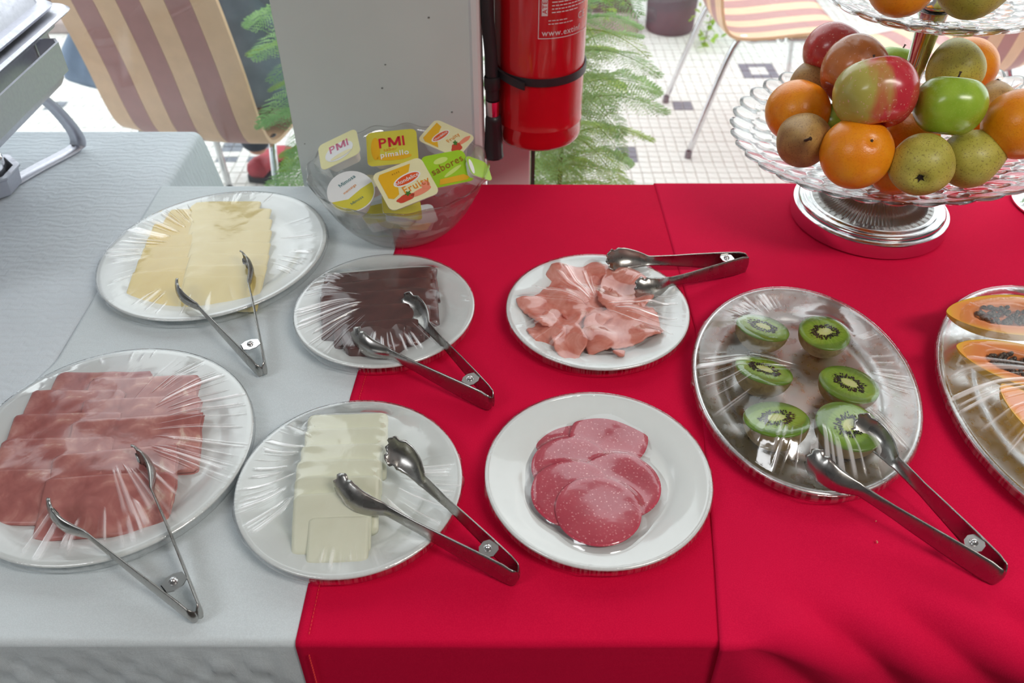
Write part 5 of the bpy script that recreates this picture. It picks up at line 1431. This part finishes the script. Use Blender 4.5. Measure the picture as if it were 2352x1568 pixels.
def frond_mesh(name, L, mat, seed):
    rs = np.random.RandomState(seed); mb = MB()
    rach = [(L * s, 0, .16 * L * math.sin(s * PI * .55) - .42 * L * s * s) for s in np.linspace(0, 1, 14)]
    v, f = tube(rach, list(np.linspace(.0022, .0007, 14)), 4); mb.add(v, f)
    R_ = [Vector(p) for p in rach]
    N = 30
    for k in range(2, N):
        s = k / N; q = s * 13; i = min(12, int(q)); p = R_[i].lerp(R_[i + 1], q - i)
        ln = L * .30 * math.sin(PI * min(1, s * .86 + .12)) ** .8
        for sd in (-1, 1):
            d = Vector((.55, sd, -.18 + .3 * (rs.rand() - .5))).normalized()
            m = 9
            for j in range(m):
                u = (j + .5) / m; c_ = p + d * ln * u + Vector((0, 0, -.25 * ln * u * u))
                for s2 in (-1, 1):
                    dd = (d * .75 + Vector((-sd * d.y * 0 + .8 * s2, -.3 * s2 * sd, .35 * (rs.rand() - .3)))).normalized()
                    l2 = .011 * (1.15 - u) + .006; w_ = .0015
                    n2 = dd.cross(Vector((0, 0, 1))).normalized() * w_
                    mb.add([c_, c_ + dd * l2 * .5 + n2, c_ + dd * l2, c_ + dd * l2 * .5 - n2], [(0, 1, 2, 3)])
    return mb
fr1 = frond_mesh('frond', .25, 'frond', 1); fr2 = frond_mesh('frond', .25, 'frond2', 5)
FM = []
for k, (mb, mt) in enumerate(((fr1, 'frond'), (fr2, 'frond2'))):
    me = bpy.data.meshes.new('frond'); me.from_pydata(mb.v, [], mb.f); me.materials.append(M[mt]); FM.append(me)
def fern(loc, rotz, label, tiers, sc=1.0):
    e = empty('fern_plant', loc, (0, 0, rotz), label, 'potted plant', None)
    v, f = lathe([(.0005, 0), (.085, 0), (.105, .19), (.112, .195), (.112, .215), (.103, .215), (.098, .19), (.0005, .185)], 40); autosmooth(mesh('pot', v, f, M['terracotta'], e), 35)
    v, f = tube(smoothpath([(0, 0, .18), (.008, .004, .5), (-.006, .002, .85), (0, 0, 1.12)]), .006, 8); mesh('stem', v, f, M['bark'], e)
    rs = np.random.RandomState(int(abs(loc[0]) * 1000))
    for (z, n, s, tilt) in tiers:
        a0 = rs.rand() * 6
        for k in range(n):
            o = bpy.data.objects.new('frond', FM[int(rs.rand() < .35)]); COL.objects.link(o); o.parent = e
            o.location = (0, 0, z + .05 * (rs.rand() - .5)); ss = s * sc * (.85 + .3 * rs.rand())
            o.scale = (ss, ss, ss); o.rotation_euler = ((rs.rand() - .5) * .5, tilt + .25 * (rs.rand() - .5), a0 + k * 2 * PI / n + .3 * rs.rand())
    return e
T1 = [(.32, 7, .80, .05), (.39, 7, .85, .0), (.46, 7, .88, .0), (.53, 7, .9, -.05), (.60, 7, .9, -.1), (.67, 7, .88, -.1), (.74, 7, .86, -.15), (.81, 7, .84, -.15), (.88, 7, .8, -.2), (.96, 8, .75, -.35), (1.04, 8, .7, -.4), (1.1, 6, .5, -.7)]
fern((.115, 1.83, 0), .3, 'feathery green fern in a pot, behind the extinguisher outside the glass', T1, 1.0)
fern((-.385, 1.86, 0), 1.1, 'feathery fern half hidden by the pier, beside the seated person', T1[:9], .98)
def pot(loc, R, H, label):
    e = empty('plant_pot', loc, (0, 0, 0), label, 'plant pot')
    v, f = lathe([(.0005, 0), (R * .90, 0), (R * .96, .008), (R * 1.0, H * .5), (R * 1.03, H * .96), (R * 1.05, H), (R * .98, H), (R * .96, H * .93)], 56); autosmooth(mesh('pot_wall', v, f, M['pot_dark'], e), 40)
    v, f = lathe([(.0005, H * .92), (R * .97, H * .92)], 32); mesh('soil', v, f, M['soil'], e)
    for k in range(9):
        o = bpy.data.objects.new('frond', FM[k % 2]); COL.objects.link(o); o.parent = e; o.location = (0, 0, H * .92); o.rotation_euler = (0, -.9, k * .7)
pot((.757, 4.00, 0), .118, .27, 'dark round plant pot on the patio, left of the side-on chair')
def vine(loc, H, n, label, seed, spread=.05):
    e = empty('trailing_vine', loc, (0, 0, 0), label, 'plant', None)
    rs = np.random.RandomState(seed)
    pts = smoothpath([(0, 0, H), (.02, -.03, H * .8), (.0, -.06, H * .5), (-.01, -.08, H * .25), (-.03, -.12, .01)], 6); v, f = tube(pts, .002, 5); mesh('stem', v, f, M['bark'], e)
    mb = MB()
    for k in range(n):
        c_ = pts[int(rs.rand() ** .8 * (len(pts) - 1))] + Vector((rs.normal() * spread, rs.normal() * spread * .6, rs.normal() * .02)); c_.z = max(c_.z, .006)
        R = Euler((rs.rand() * 1.4 - .7, rs.rand() * 1.4 - .7, rs.rand() * 6)).to_matrix(); s = .014 + .010 * rs.rand()
        q = [(-1, 0, 0), (-.3, .55, .1), (.4, .45, .1), (1, 0, -.1), (.4, -.45, .1), (-.3, -.55, .1)]
        mb.add([c_ + R @ Vector(t_) * s for t_ in q], [(0, 1, 2, 3), (0, 3, 4, 5)])
    o = mb.build('leaves', M['frond2'], e); o['kind'] = 'stuff'
vine((.915, 3.90, 0), .34, 90, 'yellow-green vine trailing down beside the dark round pot', 3)
vine((.46, 4.02, .05), .25, 50, 'yellow-green vine hanging over the low curb at the top', 8, .03)
vine((.30, 4.05, .05), .22, 60, 'leafy vine on the low curb above the fern', 11, .05)

# two crumbs on the red cloth
M['crumb'] = plain('crumb', srgb(226, 150, 120), .8)
for (px, py, a, lab) in ((2011, 1197, 0, 'tiny round crumb on the red cloth, below the kiwi tray'), (2014, 1247, 1, 'tiny curved crumb on the red cloth, nearer the front edge')):
    q = P(px, py, ZR2 + .001)
    v, f = tube(smoothpath([(0, 0, 0), (.001, .0012, .0004), (.0004, .003, 0)] if a else [(0, 0, 0), (.0006, .0003, 0), (.001, .0008, 0)], 4), [.0006] * 9, 6)
    o = mesh('crumb', v, f, M['crumb']); o.location = tuple(q); tag(o, lab, 'crumb')
